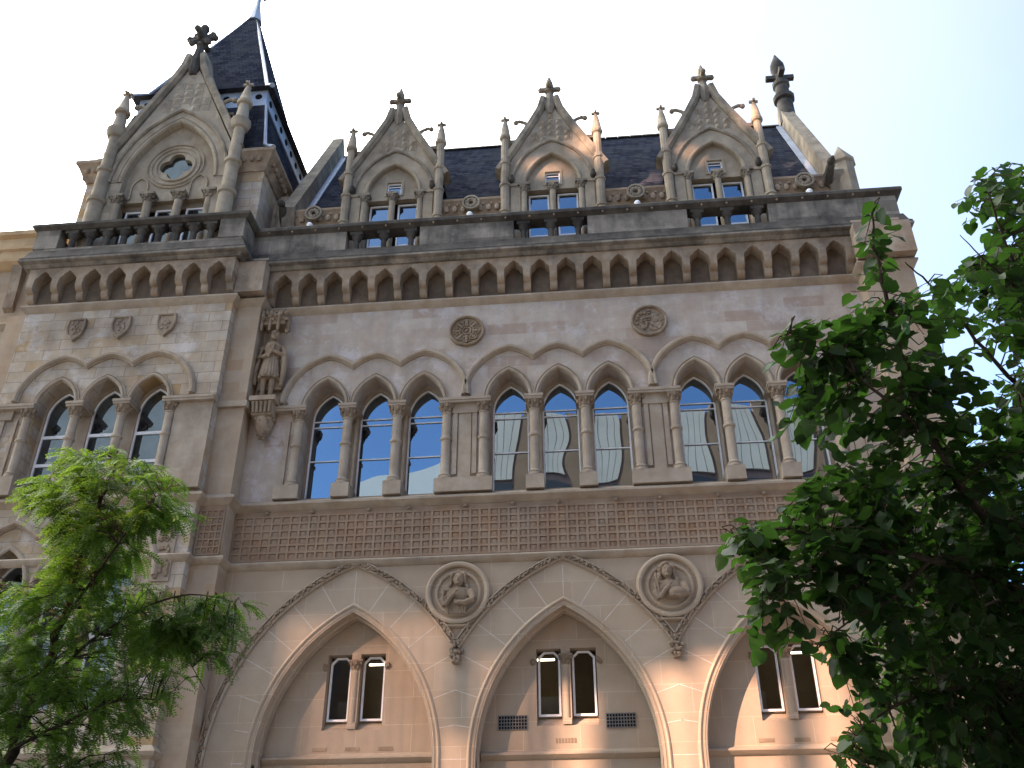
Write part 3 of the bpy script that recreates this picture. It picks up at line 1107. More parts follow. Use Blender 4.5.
# parapet: solid with open panels before each dormer
segs = []
x = TX1 + .12
OPEN = [(c - 1.15, c + 1.15) for c in DOR]
OP = [(-7.02, -4.78), (-1.97, .22), (3.12, 5.45)]
for a, b in OP:
    segs.append((x, a)); x = b
segs.append((x, QX1 + .12))
pm = MB()
for a, b in segs:
    pm.box(a, b, YP, YP + .32, 19.50, 20.32)
pm.box(QX1 - .2, QX1 + .12, YP + .32, 7, 19.5, 20.32)
for a, b in OP:
    pm.box(a, b, YP + .02, YP + .3, 19.50, 19.62)
pm.build('parapet', 'parapet', B)
MB().plan([(TX1 + .12, YP + .05), (QX1 + .12, YP + .05), (QX1 + .12, 7)], [(-.37, 20.32), (.06, 20.32), (.13, 20.38), (.19, 20.42), (.19, 20.52), (.15, 20.57), (-.37, 20.60)]).build('coping', 'dark', B)
bal0 = None
for a, b in OP:
    for k in (.13, .5, .87):
        xx = a + (b - a) * k
        if bal0 is None:
            bal0 = MB().lathe(xx, YP + .16, [(.13, 19.62), (.13, 19.68), (.085, 19.72), (.085, 20.02), (.12, 20.06), (.16, 20.18), (.17, 20.2)], 10) \
                .box(xx - .19, xx + .19, YP + .02, YP + .3, 20.2, 20.318).build('baluster', 'dark', B)
            bx = xx
        else:
            copy_tree(bal0, xx - bx)
for i in range(26):
    MB().blob((-9.4 + i * .72, YP - .11, 20.36), .035, 6, 4).build('coping_boss', 'carve', B)

# ---- main roof
EY, EZ, RY, RZ = .75, 22.0, 4.0, 27.9
GX0, GX1 = -9.0, 7.6
rf = MB()
rf.hexa([(GX0, EY, EZ), (GX1, EY, EZ), (GX1, EY + .25, EZ - .12), (GX0, EY + .25, EZ - .12), (GX0, RY, RZ), (GX1, RY, RZ), (GX1, RY + .02, RZ - .3), (GX0, RY + .02, RZ - .3)])
rf.hexa([(GX0, RY + .01, RZ), (GX1, RY + .01, RZ), (GX1, RY + .02, RZ - .3), (GX0, RY + .02, RZ - .3), (GX0, 2 * RY - EY, EZ), (GX1, 2 * RY - EY, EZ), (GX1, 2 * RY - EY - .2, EZ - .1), (GX0, 2 * RY - EY - .2, EZ - .1)])
rf.build('slate_roof', 'slate', B)
rt = MB()
for i in range(36):
    xx = GX0 + .1 + i * (GX1 - GX0 - .2) / 36
    rt.prism_x([(RY - .14, RZ - .1), (RY, RZ + .09), (RY + .14, RZ - .1)], xx, xx + .44)
rt.build('ridge_tiles', 'dark', B)
for (x0, x1, xl) in ((GX1, GX1 + .42, GX1 - .22), (GX0 - .42, GX0, GX0 + .02)):
    nn = Vector((-(RZ - EZ), (RY - EY))).normalized()      # outward normal of the front slope in (y, z)
    t = .55
    pts = [(EY + nn.x * .0, EZ + nn.y * .0)]
    prof = [(EY - .15, EZ - 1.4), (EY - .15 + nn.x * t, EZ - .27 + nn.y * t), (RY, RZ + t * 1.9), (2 * RY - EY + .15 - nn.x * t, EZ - .27 + nn.y * t), (2 * RY - EY + .15, EZ - 1.4)]
    MB().prism_x(prof, x0, x1).build('gable_parapet', 'dormdark', B)
    off = .05
    MB().add([(xl, EY + nn.x * off, EZ + nn.y * off), (xl + .2, EY + nn.x * off, EZ + nn.y * off), (xl + .2, RY + nn.x * off, RZ + nn.y * off), (xl, RY + nn.x * off, RZ + nn.y * off),
              (xl, EY, EZ), (xl + .2, EY, EZ), (xl + .2, RY, RZ), (xl, RY, RZ)],
             [(0, 1, 2, 3), (0, 4, 5, 1), (1, 5, 6, 2), (2, 6, 7, 3), (3, 7, 4, 0)]).build('lead_flashing', 'lead', B)
# chimney-like finial on the right gable
MB().lathe(7.85, RY - .2, [(.30, RZ - .1), (.30, RZ + .9), (.27, RZ + 1.0), (.38, RZ + 1.05), (.40, RZ + 1.22), (.27, RZ + 1.32), (.25, RZ + 1.75), (.32, RZ + 1.82), (.32, RZ + 1.98),
                         (.20, RZ + 2.1), (.17, RZ + 2.45), (.20, RZ + 2.5), (.28, RZ + 2.75), (.26, RZ + 3.0), (.14, RZ + 3.3), (.02, RZ + 3.6)], 12) \
    .box(7.85 - .52, 7.85 + .52, RY - .29, RY - .11, RZ + 2.2, RZ + 2.38).box(7.76, 7.94, RY - .72, RY + .32, RZ + 2.2, RZ + 2.38).build('gable_finial', 'dark', B)
# octagonal pinnacle at the foot of the right gable
MB().lathe(8.15, .45, [(.34, 20.3), (.34, 22.35), (.40, 22.42), (.40, 22.5), (.05, 23.15), (.03, 23.2)], 8).build('gable_pinnacle', 'dorm', B)
MB().tube([(7.6, .6, 21.6), (7.55, .15, 21.75), (7.6, -.15, 21.95)], [.18, .15, .12], 8).blob((7.6, -.25, 22.0), (.13, .17, .12), 8, 6).blob((7.6, -.42, 21.97), (.07, .09, .06), 8, 6).build('gargoyle', 'dark', B)
# eaves cornice with cresting between dormers
spans = [(-9.2, DOR[0] - 1.62), (DOR[0] + 1.62, DOR[1] - 1.62), (DOR[1] + 1.62, DOR[2] - 1.62), (DOR[2] + 1.62, 7.75)]
for i, (a, b) in enumerate(spans):
    e_ = MB().box(a, b, .45, 1.2, 20.0, 21.35).prism_x([(.45, 21.35), (.40, 21.40), (.38, 21.5), (.30, 21.85), (.26, 21.9), (.26, 21.98), (.9, 22.0), (.9, 21.35)], a, b).build('eaves_cornice', 'carve', B)
    cv = MB()
    nlf = max(2, int((b - a) / .26))
    for k in range(nlf):
        xx = a + (k + .5) * (b - a) / nlf
        cv.blob((xx, .33, 21.62), (.09, .06, .13), 7, 5)
        cv.blob((xx + .09, .31, 21.75), (.05, .05, .05), 6, 4)
    xm = (a + b) / 2
    cv.build('leaf_frieze', 'corb', e_)
    cr = MB()
    cr.sweep(list(reversed(circ(xm, 21.68, .22, 16))), [(0, .2), (0, .1), (.06, .1), (.06, .2)], closed=True)
    for k in range(9):
        t = k * .7
        cr.blob((xm + .14 * math.cos(t), .17, 21.68 + .14 * math.sin(t)), .08, 7, 5)
    cr.build('cresting_boss', 'dormdark', e_)
    MB().blob((xm, -.05, 21.02), .10, 12, 8).lathe(xm, -.05, [(.1, 20.9), (.1, 20.95), (.05, 20.96)], 10).build('dome_light', 'white', B)
MB().box(-9.9, 8.9, -.1, 1.2, 19.4, 19.5).build('gutter_floor', 'lead', B)


# ---- dormers
def finial(mb, x, y, z0, h, r):
    mb.lathe(x, y, [(r * 1.3, z0), (r, z0 + h * .12), (r * .75, z0 + h * .38), (r * 1.5, z0 + h * .42), (r * 1.5, z0 + h * .46), (r * .9, z0 + h * .5), (r * 1.25, z0 + h * .62),
                    (r * 1.05, z0 + h * .75), (r * .5, z0 + h * .9), (.006, z0 + h)], 8)
    a = r * 2.6; t = r * .55; z = z0 + h * .5
    mb.box(x - a, x + a, y - t, y + t, z - t, z + t).box(x - t, x + t, y - a, y + a, z - t * 1.02, z + t * 1.02)
    for s in (-1, 1):
        mb.blob((x + s * a, y, z), t * 1.6, 7, 5)
        mb.blob((x, y + s * a, z), t * 1.6, 7, 5)
    return mb


def pinnacle(mb, x, y, z0, zs, zt, r, rings):
    prof = [(r * 1.12, z0)]
    for z in rings:
        prof += [(r * 1.08, z - .07), (r * 1.32, z - .05), (r * 1.34, z + .03), (r * 1.0, z + .07)]
    prof += [(r * .95, zs - .12), (r * 1.3, zs - .08), (r * 1.45, zs), (r * 1.3, zs + .04), (r * .9, zs + (zt - zs) * .45), (r * .45, zs + (zt - zs) * .75), (r * .3, zt - .1), (.01, zt)]
    mb.lathe(x, y, prof, 10)
    a = r * 1.05; t = r * .28; z = zt - .18
    mb.box(x - a, x + a, y - t, y + t, z - t, z + t).box(x - t, x + t, y - a, y + a, z - t, z + t)
    return mb


def crocket(mb, x, y, z, dx, s=1.0):
    pts = [(x, y, z), (x + dx * .16 * s, y, z + .16 * s), (x + dx * .34 * s, y, z + .24 * s), (x + dx * .46 * s, y, z + .19 * s)]
    mb.tube(pts, [.085 * s, .06 * s, .065 * s, .07 * s], 7)
    mb.blob(pts[-1], .095 * s, 7, 5)
    return mb


def dormer(cx, y):
    hw = 1.42
    outer = [(cx - hw, 19.6), (cx + hw, 19.6), (cx + hw, 23.25), (cx, 26.0), (cx - hw, 23.25)]
    hole = [(cx - .82, 19.75)] + arch(cx, 22.42, .82, 1.24, 14) + [(cx + .82, 19.75)]
    d = MB().plate(outer, [hole], y, y + .35).build('dormer', 'dorm', B)
    # tympanum above the lintel with the square light
    ty = y + .16
    tym = [(cx - .84, 22.30)] + arch(cx, 22.42, .83, 1.25, 14) + [(cx + .84, 22.30)]
    MB().plate(tym, [rect(cx - .235, cx + .235, 22.52, 23.02)], ty, y + .34).build('tympanum', 'dorm', d)
    MB().sweep(rect(cx - .235, cx + .235, 22.52, 23.02), [(-.0, ty), (-.0, ty - .03), (-.07, ty - .03), (-.07, ty)], closed=True).build('window_surround', 'dorm', d)
    MB().sweep(rect(cx - .235, cx + .235, 22.52, 23.02), [(0, ty + .1), (0, ty + .05), (.04, ty + .05), (.04, ty + .1)], closed=True).box(cx - .23, cx + .23, ty + .05, ty + .07, 22.86, 22.885).build('window_frame', 'paint', d)
    MB().box(cx - .22, cx + .22, ty + .085, ty + .095, 22.53, 23.01).build('pane', 'pane', d)
    # lintel, paired sashes
    MB().box(cx - .83, cx + .83, ty - .04, y + .34, 22.26, 22.34).build('lintel', 'dorm', d)
    for s in (-1, 1):
        a, b = (cx - .78, cx - .13) if s < 0 else (cx + .13, cx + .78)
        f = MB().sweep(rect(a, b, 19.8, 22.2), [(0, y + .36), (0, y + .30), (.055, y + .30), (.055, y + .36)], closed=True)
        for z in (21.32, 20.55):
            f.box(a + .05, b - .05, y + .305, y + .345, z - .025, z + .025)
        f.build('window_frame', 'paint', d)
        MB().box(a + .03, b - .03, y + .34, y + .35, 19.83, 22.17).build('pane', 'pane', d)
        if cx < -5:
            bl = MB()
            for q in range(6):
                bl.box(a + .09 + q * .085, a + .12 + q * .085, y + .325, y + .333, 19.9, 20.52)
            bl.build('window_bars', 'paint', d)
    for k, nm in ((-.9, 'e'), (0, 'm'), (.9, 'e')):
        rr = .10
        put = MB().tube([(cx + k, y + .02, 19.7), (cx + k, y + .02, 22.1)], rr, 12)
        s_ = put.build('column', 'dorm', d)
        capital_mb(cx + k, y + .02, 22.08, 22.32, rr, rnd).box(cx + k - .19, cx + k + .19, y - .13, y + .2, 22.32, 22.42).build('capital', 'dormdark', d)
    for s in (-1, 1):
        MB().box(cx + s * 1.16 - .15, cx + s * 1.16 + .15, y - .05, y, 19.7, 22.32).box(cx + s * 1.16 - .2, cx + s * 1.16 + .2, y - .09, y, 22.32, 22.42).build('pilaster', 'dorm', d)
        MB().blob((cx + s * 1.28, y - .12, 22.56), (.1, .14, .13), 8, 6).blob((cx + s * 1.28, y - .2, 22.62), (.07, .08, .07), 8, 6).build('carved_head', 'dark', d)
    # arch orders
    MB().sweep(arch(cx, 22.42, .82, 1.24, 18), [(0, y + .16), (0, y), (.03, y - .04), (.08, y - .045), (.11, y - .01), (.13, y)]).build('arch_order', 'dorm', d)
    MB().sweep(arch(cx, 22.42, 1.23, 1.78, 18), [(0, y), (0, y - .05), (.04, y - .08), (.09, y - .07), (.11, y)]).build('hood_mould', 'dormdark', d)
    # gable diaper
    def inside(px, pz, q):
        tope = 26.0 - (abs(px - cx) + q * .3) * (2.75 / 1.42) - .22
        return pz + q * .6 < tope and pz - q > 22.42 + arch_x(min(1.33, abs(px - cx)), 1.34, 1.92) - .04
    diaper(cx - 1.2, cx + 1.2, 23.2, 25.7, y - .004, .26, .24, 'gable_diaper', 'dorm', d, .085, .72, inside)
    # raking coping sweeping up to the finial
    path = [(cx - 1.62, 22.98), (cx - 1.2, 23.72), (cx - .6, 24.85), (cx - .24, 25.6), (cx - .1, 26.15)]
    pathr = [(2 * cx - px_, pz_) for px_, pz_ in reversed(path)]
    cp = MB()
    prof = [(-.02, y + .4), (-.02, y - .06), (.06, y - .16), (.20, y - .16), (.22, y - .1), (.22, y + .4)]
    cp.sweep(path, prof); cp.sweep(pathr, prof)
    cp.build('raking_coping', 'dormdark', d)
    for s in (-1, 1):
        crocket(MB(), cx + s * .70, y - .0, 24.98, s, .95).build('crocket', 'dormdark', d)
    fm = finial(MB(), cx, y + .02, 25.95, 1.35, .115)
    fm.lathe(cx, y + .06, [(.12, 25.5), (.20, 25.75), (.19, 26.05), (.135, 26.4), (.10, 26.5)], 8)
    fm.build('finial', 'dormdark', d)
    for s in (-1, 1):
        x = cx + s * 1.49
        pinnacle(MB(), x, y - .05, 19.6, 24.45, 25.45, .135, (21.3, 22.38, 23.3)).build('pinnacle', 'dorm', d)
        MB().box(min(x, cx + s * .95), max(x, cx + s * .95), y + .0, y + .14, 24.26, 24.40).build('strut', 'dormdark', d)
    # little roof and cheeks running back into the slope
    MB().box(cx - 1.38, cx - 1.2, y + .35, 2.6, 19.6, 23.2).build('cheek', 'lead', d)
    MB().box(cx + 1.2, cx + 1.38, y + .35, 2.6, 19.6, 23.2).build('cheek', 'lead', d)
    MB().hexa([(cx - 1.55, y + .36, 23.05), (cx, y + .36, 25.85), (cx, 3.4, 25.85), (cx - 1.55, 2.0, 23.05), (cx - 1.55, y + .36, 23.15), (cx, y + .36, 25.95), (cx, 3.4, 25.95), (cx - 1.55, 2.0, 23.15)]) \
        .hexa([(cx + 1.55, y + .36, 23.05), (cx, y + .37, 25.84), (cx, 3.4, 25.84), (cx + 1.55, 2.0, 23.05), (cx + 1.55, y + .36, 23.15), (cx, y + .37, 25.94), (cx, 3.4, 25.94), (cx + 1.55, 2.0, 23.15)]) \
        .build('dormer_roof', 'slate', d)
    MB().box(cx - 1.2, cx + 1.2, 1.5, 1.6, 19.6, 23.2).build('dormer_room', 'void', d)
    return d


for c in DOR:
    dormer(c, .30)

# ------------------------------------------------------------------ tower
TC = -13.18
holes = []
hp = [(TC - 1.88, 11.95)]
for k in (-1.32, 0, 1.32):
    hp += arch(TC + k, 14.44, .53, .80, 10)
hp += [(TC + 1.88, 11.95)]
holes.append(hp)
hp = [lens_arch(TC + k, 9.35, .56, .95, 6.4, 10) for k in (-1.42, 0, 1.36)]
MB().plate(rect(TX0, TX1, 0, 19.4), holes + hp, TY, TY + .42).build('tower_wall', 'tower', B)
hh = [lens_arch(TC + k, 14.40, .48, .74, 12.1, 10) for k in (-1.32, 0, 1.32)] + [lens_arch(TC + k, 9.3, .5, .86, 6.5, 10) for k in (-1.42, 0, 1.36)]
MB().plate(rect(TX0, TX1, 3, 17), hh, TY + .423, TY + .7).build('tower_inner_wall', 'dress', B)
MB().box(TX0, TX0 + .4, TY + .423, 6, 0, 19.4).box(TX1 - .3, TX1 - .003, TY + .71, 6, 0, 19.4).build('tower_side_wall', 'pier', B)
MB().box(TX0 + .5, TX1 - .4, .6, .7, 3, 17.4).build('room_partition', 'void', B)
for k in (-1.32, 0, 1.32):
    arch_window(TC + k, .475, 14.40, .735, 12.11, TY + .47, (13.75, 12.9), B, .09, 'paint', .05)
for k in (-1.42, 0, 1.36):
    f = arch_window(TC + k, .495, 9.3, .855, 6.51, TY + .47, (8.95, 8.2, 7.4), B, .08, 'paint', .05)
    MB().box(TC + k - .4, TC + k + .4, TY + .55, TY + .56, 6.6, 8.9).build('window_blind', 'greyp', f)
for k in (-1.32, 0, 1.32):
    MB().sweep(arch(TC + k, 14.475, .53, .78, 14), [(0, TY), (0, TY - .05), (.035, TY - .08), (.07, TY - .075), (.09, TY - .03), (.105, TY - .03), (.115, TY - .055), (.135, TY - .05), (.14, TY)]).build('arch_order', 'dress', B)
for k in (-1.42, 0, 1.36):
    MB().sweep(arch(TC + k, 9.35, .56, .95, 14), [(0, TY), (0, TY - .05), (.04, TY - .08), (.09, TY - .075), (.12, TY - .04), (.13, TY)]).build('arch_order', 'dress', B)
path = []
for i, k in enumerate((-1.32, 0, 1.32)):
    for (x, z) in arch(TC + k, 14.62, 1.12, 1.32, 20):
        dx = x - (TC + k)
        if i > 0 and dx < -.66: continue
        if i < 2 and dx > .66: continue
        path.append((x, z))
    if i < 2:
        path.append((TC + k + .66, 14.62 + arch_x(.66, 1.12, 1.32)))
MB().sweep(path, [(-.03, TY), (-.03, TY - .05), (0, TY - .06), (0, TY - .10), (.04, TY - .15), (.10, TY - .15), (.15, TY - .08), (.15, TY)]).build('hood_mould', 'dress', B)
path = []
for i, k in enumerate((-1.42, 0, 1.36)):
    for (x, z) in arch(TC + k, 9.5, 1.05, 1.45, 20):
        dx = x - (TC + k)
        if i > 0 and dx < -.69: continue
        if i < 2 and dx > .69: continue
        path.append((x, z))
MB().sweep(path, [(-.03, TY), (-.03, TY - .05), (0, TY - .06), (0, TY - .10), (.04, TY - .15), (.10, TY - .15), (.15, TY - .08), (.15, TY)]).build('hood_mould', 'dress', B)
for k in (-2.0, -.66, .66, 2.0):
    put_column(TC + k, TY - .02, 12.3, 14.33, .12, B)
for k in (-.66, .66):
    MB().box(TC + k - .235, TC + k + .235, TY - .20, TY + .42, 14.33, 14.40).box(TC + k - .255, TC + k + .255, TY - .22, TY + .42, 14.40, 14.475).build('abacus', 'dress', B)
    MB().box(TC + k - .235, TC + k + .235, TY - .20, TY + .44, 11.8, 12.3).build('pedestal', 'dress', B)
for a, b in ((TX0 - .05, TC - 1.8), (TC + 1.8, TX1 + .05)):
    MB().box(a, b, TY - .20, TY, 14.33, 14.40).box(a, b, TY - .22, TY, 14.40, 14.475).build('abacus', 'dress', B)
    MB().box(a + .06, b, TY - .2, TY, 11.76, 12.3).build('pedestal', 'dress', B)
    s = .36 if a < TC - 3 else 0
    MB().box(a + .3, b - .62, TY - .09, TY, 14.05, 14.33).box(a + .36, a + .46, TY - .06, TY, 12.3, 14.05).box(b - .52, b - .44, TY - .06, TY, 12.3, 14.05).build('pilaster_strip', 'dress', B) if a < TC else \
        MB().box(a + .42, b - .06, TY - .06, TY, 12.3, 14.33).box(a + .34, a + .42, TY - .05, TY, 12.3, 14.3).build('pilaster_strip', 'dress', B)
MB().box(PX0 + .0, PX1 + .08, PY - .10, PY, 14.28, 14.46).box(PX1, PX1 + .09, PY, 0, 14.28, 14.46).build('abacus', 'dress', B)
for k in (-.71, .68, 2.05, -2.1):
    put_column(TC + k, TY - .02, 6.6, 9.0, .11, B)
    MB().box(TC + k - .22, TC + k + .22, TY - .2, TY + .42, 9.0, 9.1).box(TC + k - .25, TC + k + .25, TY - .22, TY + .42, 9.1, 9.2).build('abacus', 'dress', B)
MB().box(TC + 2.35, TC + 2.85, TY - .05, TY, 9.35, 10.8).box(TC + 2.33, TC + 2.87, TY - .16, TY, 9.05, 9.22).build('carved_panel_frame', 'dress', B)
cv = MB()
for q in range(46):
    cv.blob((TC + 2.6 + rnd.uniform(-.17, .17), TY - .06, 9.45 + rnd.random() * 1.25), (.06, .05, .07), 6, 4)
cv.build('carved_panel', 'carve', B)
for q in range(6):
    MB().box(TC + 2.36 + q * .085, TC + 2.41 + q * .085, TY - .14, TY, 8.9, 9.05).build('dentil', 'carve', B)
MB().plan([(TX0, 0), (TX0, TY), (TX1, TY), (TX1, PY)], [(0, 5.3), (.12, 5.36), (.16, 5.45), (.0, 5.6)]).build('base_string', 'dress', B)


def shield(cx, cz, tilt):
    pts = [(-.26, .34), (.26, .34), (.29, .05), (.22, -.2), (0, -.42), (-.22, -.2), (-.29, .05)]
    p2 = [(cx + x, cz + z) for x, z in pts]
    mb = MB().plate(p2, [], TY - .07, TY)
    mb.sweep(list(p2), [(0, TY - .06), (0, TY - .10), (-.03, TY - .115), (-.06, TY - .10), (-.06, TY - .06)], closed=True)
    for q in range(12):
        mb.blob((cx + rnd.uniform(-.15, .15), TY - .075, cz + rnd.uniform(-.2, .22)), (.05, .035, .06), 6, 4)
    return mb.build('shield', 'corb', B)


for x in (-14.5, -13.16, -11.83):
    shield(x, 16.96, 0)

# tower balustrade
YB = TY - .46
MB().box(TX0 - .1, TX1 + .12, YB + .02, YB + .36, 19.50, 19.68).box(TX0 - .12, TX0 + .62, YB, YB + .38, 19.68, 20.38).box(TX1 - .62, TX1 + .14, YB, YB + .38, 19.68, 20.38) \
    .box(TX1 - .22, TX1 + .14, YB + .38, .3, 19.5, 20.38).box(TX0 - .12, TX0 + .2, YB + .38, .3, 19.5, 20.38).build('balustrade_wall', 'parapet', B)
MB().plan([(TX0 - .12, .3), (TX0 - .12, YB + .04), (TX1 + .14, YB + .04), (TX1 + .14, .3)], [(-.38, 20.38), (.04, 20.38), (.10, 20.43), (.15, 20.47), (.15, 20.56), (.10, 20.60), (-.38, 20.62)]).build('coping', 'dark', B)
b0 = None
nb = 9
for i in range(nb):
    xx = TX0 + .95 + i * (TX1 - TX0 - 1.9) / (nb - 1)
    if b0 is None:
        b0 = MB().lathe(xx, YB + .19, [(.15, 19.68), (.15, 19.74), (.09, 19.79), (.10, 20.0), (.09, 20.1), (.13, 20.15), (.17, 20.25), (.17, 20.27)], 10) \
            .box(xx - .2, xx + .2, YB + .04, YB + .34, 20.27, 20.378).build('baluster', 'dark', B)
        b0x = xx
    else:
        copy_tree(b0, xx - b0x)
MB().box(TX0, TX1, YB + .3, 0, 19.42, 19.5).build('balcony_floor', 'lead', B)

# tower body above the balcony
MB().box(-15.95, -14.95, -.3, .3, 19.5, 23.3).box(-11.15, -10.02, -.3, .3, 19.5, 23.3).box(-15.94, -10.03, .3, 4.9, 19.5, 23.99).build('tower_body', 'tower', B)
TCP = [(-15.95, 4.9), (-15.95, -.3), (-10.02, -.3), (-10.02, 4.9)]
for tcp in ([(-15.95, 4.9), (-15.95, -.3), (-15.1, -.3)], [(-11.0, -.3), (-10.02, -.3), (-10.02, 4.9)]):
    ce = MB().plan(tcp, [(-.2, 23.15), (.05, 23.2), (.10, 23.35), (.14, 23.40), (.30, 23.75), (.36, 23.80), (.36, 23.92), (.30, 23.98), (-.2, 24.0)]).build('tower_cornice', 'corb', B)
cv = MB()
for i in range(24):
    if abs(-15.9 + i * .25 + 13.05) > 2.1:
        cv.blob((-15.9 + i * .25, -.53, 23.56), (.09, .07, .11), 7, 5)
for i in range(20):
    cv.blob((-9.79, -.2 + i * .25, 23.56), (.07, .09, .11), 7, 5)
    cv.blob((-16.18, -.2 + i * .25, 23.56), (.07, .09, .11), 7, 5)
cv.build('leaf_frieze', 'carve', ce)
MB().box(-10.6, -9.4, .9, 2.0, 19.5, 23.0).lathe(-9.62, .95, [(.26, 20.3), (.26, 22.2), (.32, 22.3), (.32, 22.5), (.22, 22.6), (.26, 23.0)], 10).build('stair_buttress', 'dorm', B)
MB().tube([(-9.4, .75, 21.6), (-9.4, .35, 21.75), (-9.38, .05, 21.95)], [.18, .15, .12], 8).blob((-9.38, -.05, 22.0), (.13, .17, .12), 8, 6).build('gargoyle', 'dark', B)

# two-stage slate roof
def frustum(mb, a, b, z0, z1):
    (x0, x1, y0, y1), (u0, u1, v0, v1) = a, b
    return mb.hexa([(x0, y0, z0), (x1, y0, z0), (x1, y1, z0), (x0, y1, z0), (u0, v0, z1), (u1, v0, z1), (u1, v1, z1), (u0, v1, z1)])


F0 = (-16.2, -9.75, -.52, 5.1); F1 = (-15.75, -10.2, -.2, 4.7)
F2 = (-15.15, -10.48, -.06, 4.3)
mb = MB()
for (x0, x1, u0, u1, v0, v1, back) in ((F0[0], -14.95, F1[0], -14.95, F2[0], -14.95, 0), (-11.1, F0[1], -11.1, F1[1], -11.1, F2[1], 0)):
    frustum(mb, (x0, x1, F0[2], 5.1), (u0, u1, F1[2], 4.7), 24.0, 24.45)
    frustum(mb, (u0, u1, F1[2], 4.7), (v0, v1, F2[2], 4.3), 24.45, 26.55)
frustum(mb, (-14.95, -11.1, -.05, 5.1), (-14.95, -11.1, -.05, 4.7), 24.0, 24.45)
frustum(mb, (-14.95, -11.1, -.05, 4.7), (-14.95, -11.1, -.045, 4.3), 24.45, 26.55)
mb.build('mansard_roof', 'slate', B)
F3 = (-15.1, -10.52, -.03, 4.27)
bd = frustum(MB(), F3, F3, 26.55, 27.35).build('louvre_band', 'lead', B)
for i in range(8):
    x = -14.8 + i * .57
    MB().disc(x, 27.0, .12, -.05, -.02, 14).build('vent_hole', 'void', bd)
for i in range(7):
    y = .35 + i * .6
    MB().add([(-10.50, y + .12 * math.cos(t), 27.0 + .12 * math.sin(t)) for t in [k * math.pi / 7 for k in range(14)]] + [(-10.53, y + .12 * math.cos(t), 27.0 + .12 * math.sin(t)) for t in [k * math.pi / 7 for k in range(14)]],
             [tuple(range(14))] + [(k, (k + 1) % 14, 14 + (k + 1) % 14, 14 + k) for k in range(14)]).build('vent_hole', 'void', bd)
AP = (-12.72, 2.25, 34.5)
F4 = (-15.38, -10.30, -.24, 4.55)
F5 = (-15.1, -10.52, -.02, 4.3)
mb = MB()
F6 = (-14.95, -10.66, .12, 4.15)
frustum(mb, F4, F6, 27.30, 27.72)
frustum(mb, F6, (AP[0] - .06, AP[0] + .06, AP[1] - .06, AP[1] + .06), 27.72, AP[2])
mb.build('spire_roof', 'slate', B)
hp_ = MB()
ap = Vector(AP)
for (x, y) in ((F6[1], F6[2]), (F6[0], F6[2])):
    c0 = Vector((F4[1] if x == F6[1] else F4[0], F4[2], 27.3)); c1 = Vector((x, y, 27.72))
    hp_.tube([c0, c1, c1.lerp(ap, .5), ap], [.09, .07, .06, .05], 8)
hp_.tube([(F2[1] + .01, F2[2] - .01, 26.5), (F1[1], F1[2], 24.5), (F0[1], F0[2], 24.02)], [.05, .06, .09], 8)
hp_.tube([(F2[1], F2[3], 26.55), (F1[1], F1[3], 24.45)], .05, 6)
hp_.build('lead_hip', 'lead', B)
hp_ = MB()
hp_.tube([(F2[1] + .02, F2[2], 26.5), (F2[1] + .02, F2[3], 26.5)], .04, 6)
hp_.build('lead_flashing', 'lead', B)
fn = MB().lathe(AP[0], AP[1], [(.30, AP[2] - .5), (.2, AP[2] + .1), (.11, AP[2] + .5), (.09, AP[2] + 1.1), (.17, AP[2] + 1.2), (.10, AP[2] + 1.3), (.08, AP[2] + 1.9), (.02, AP[2] + 2.2)], 10)
fn.box(AP[0] - .5, AP[0] + .5, AP[1] - .06, AP[1] + .06, AP[2] + 1.5, AP[2] + 1.62).box(AP[0] - .06, AP[0] + .06, AP[1] - .5, AP[1] + .5, AP[2] + 1.5, AP[2] + 1.62)
fn.build('spire_finial', 'lead', B)


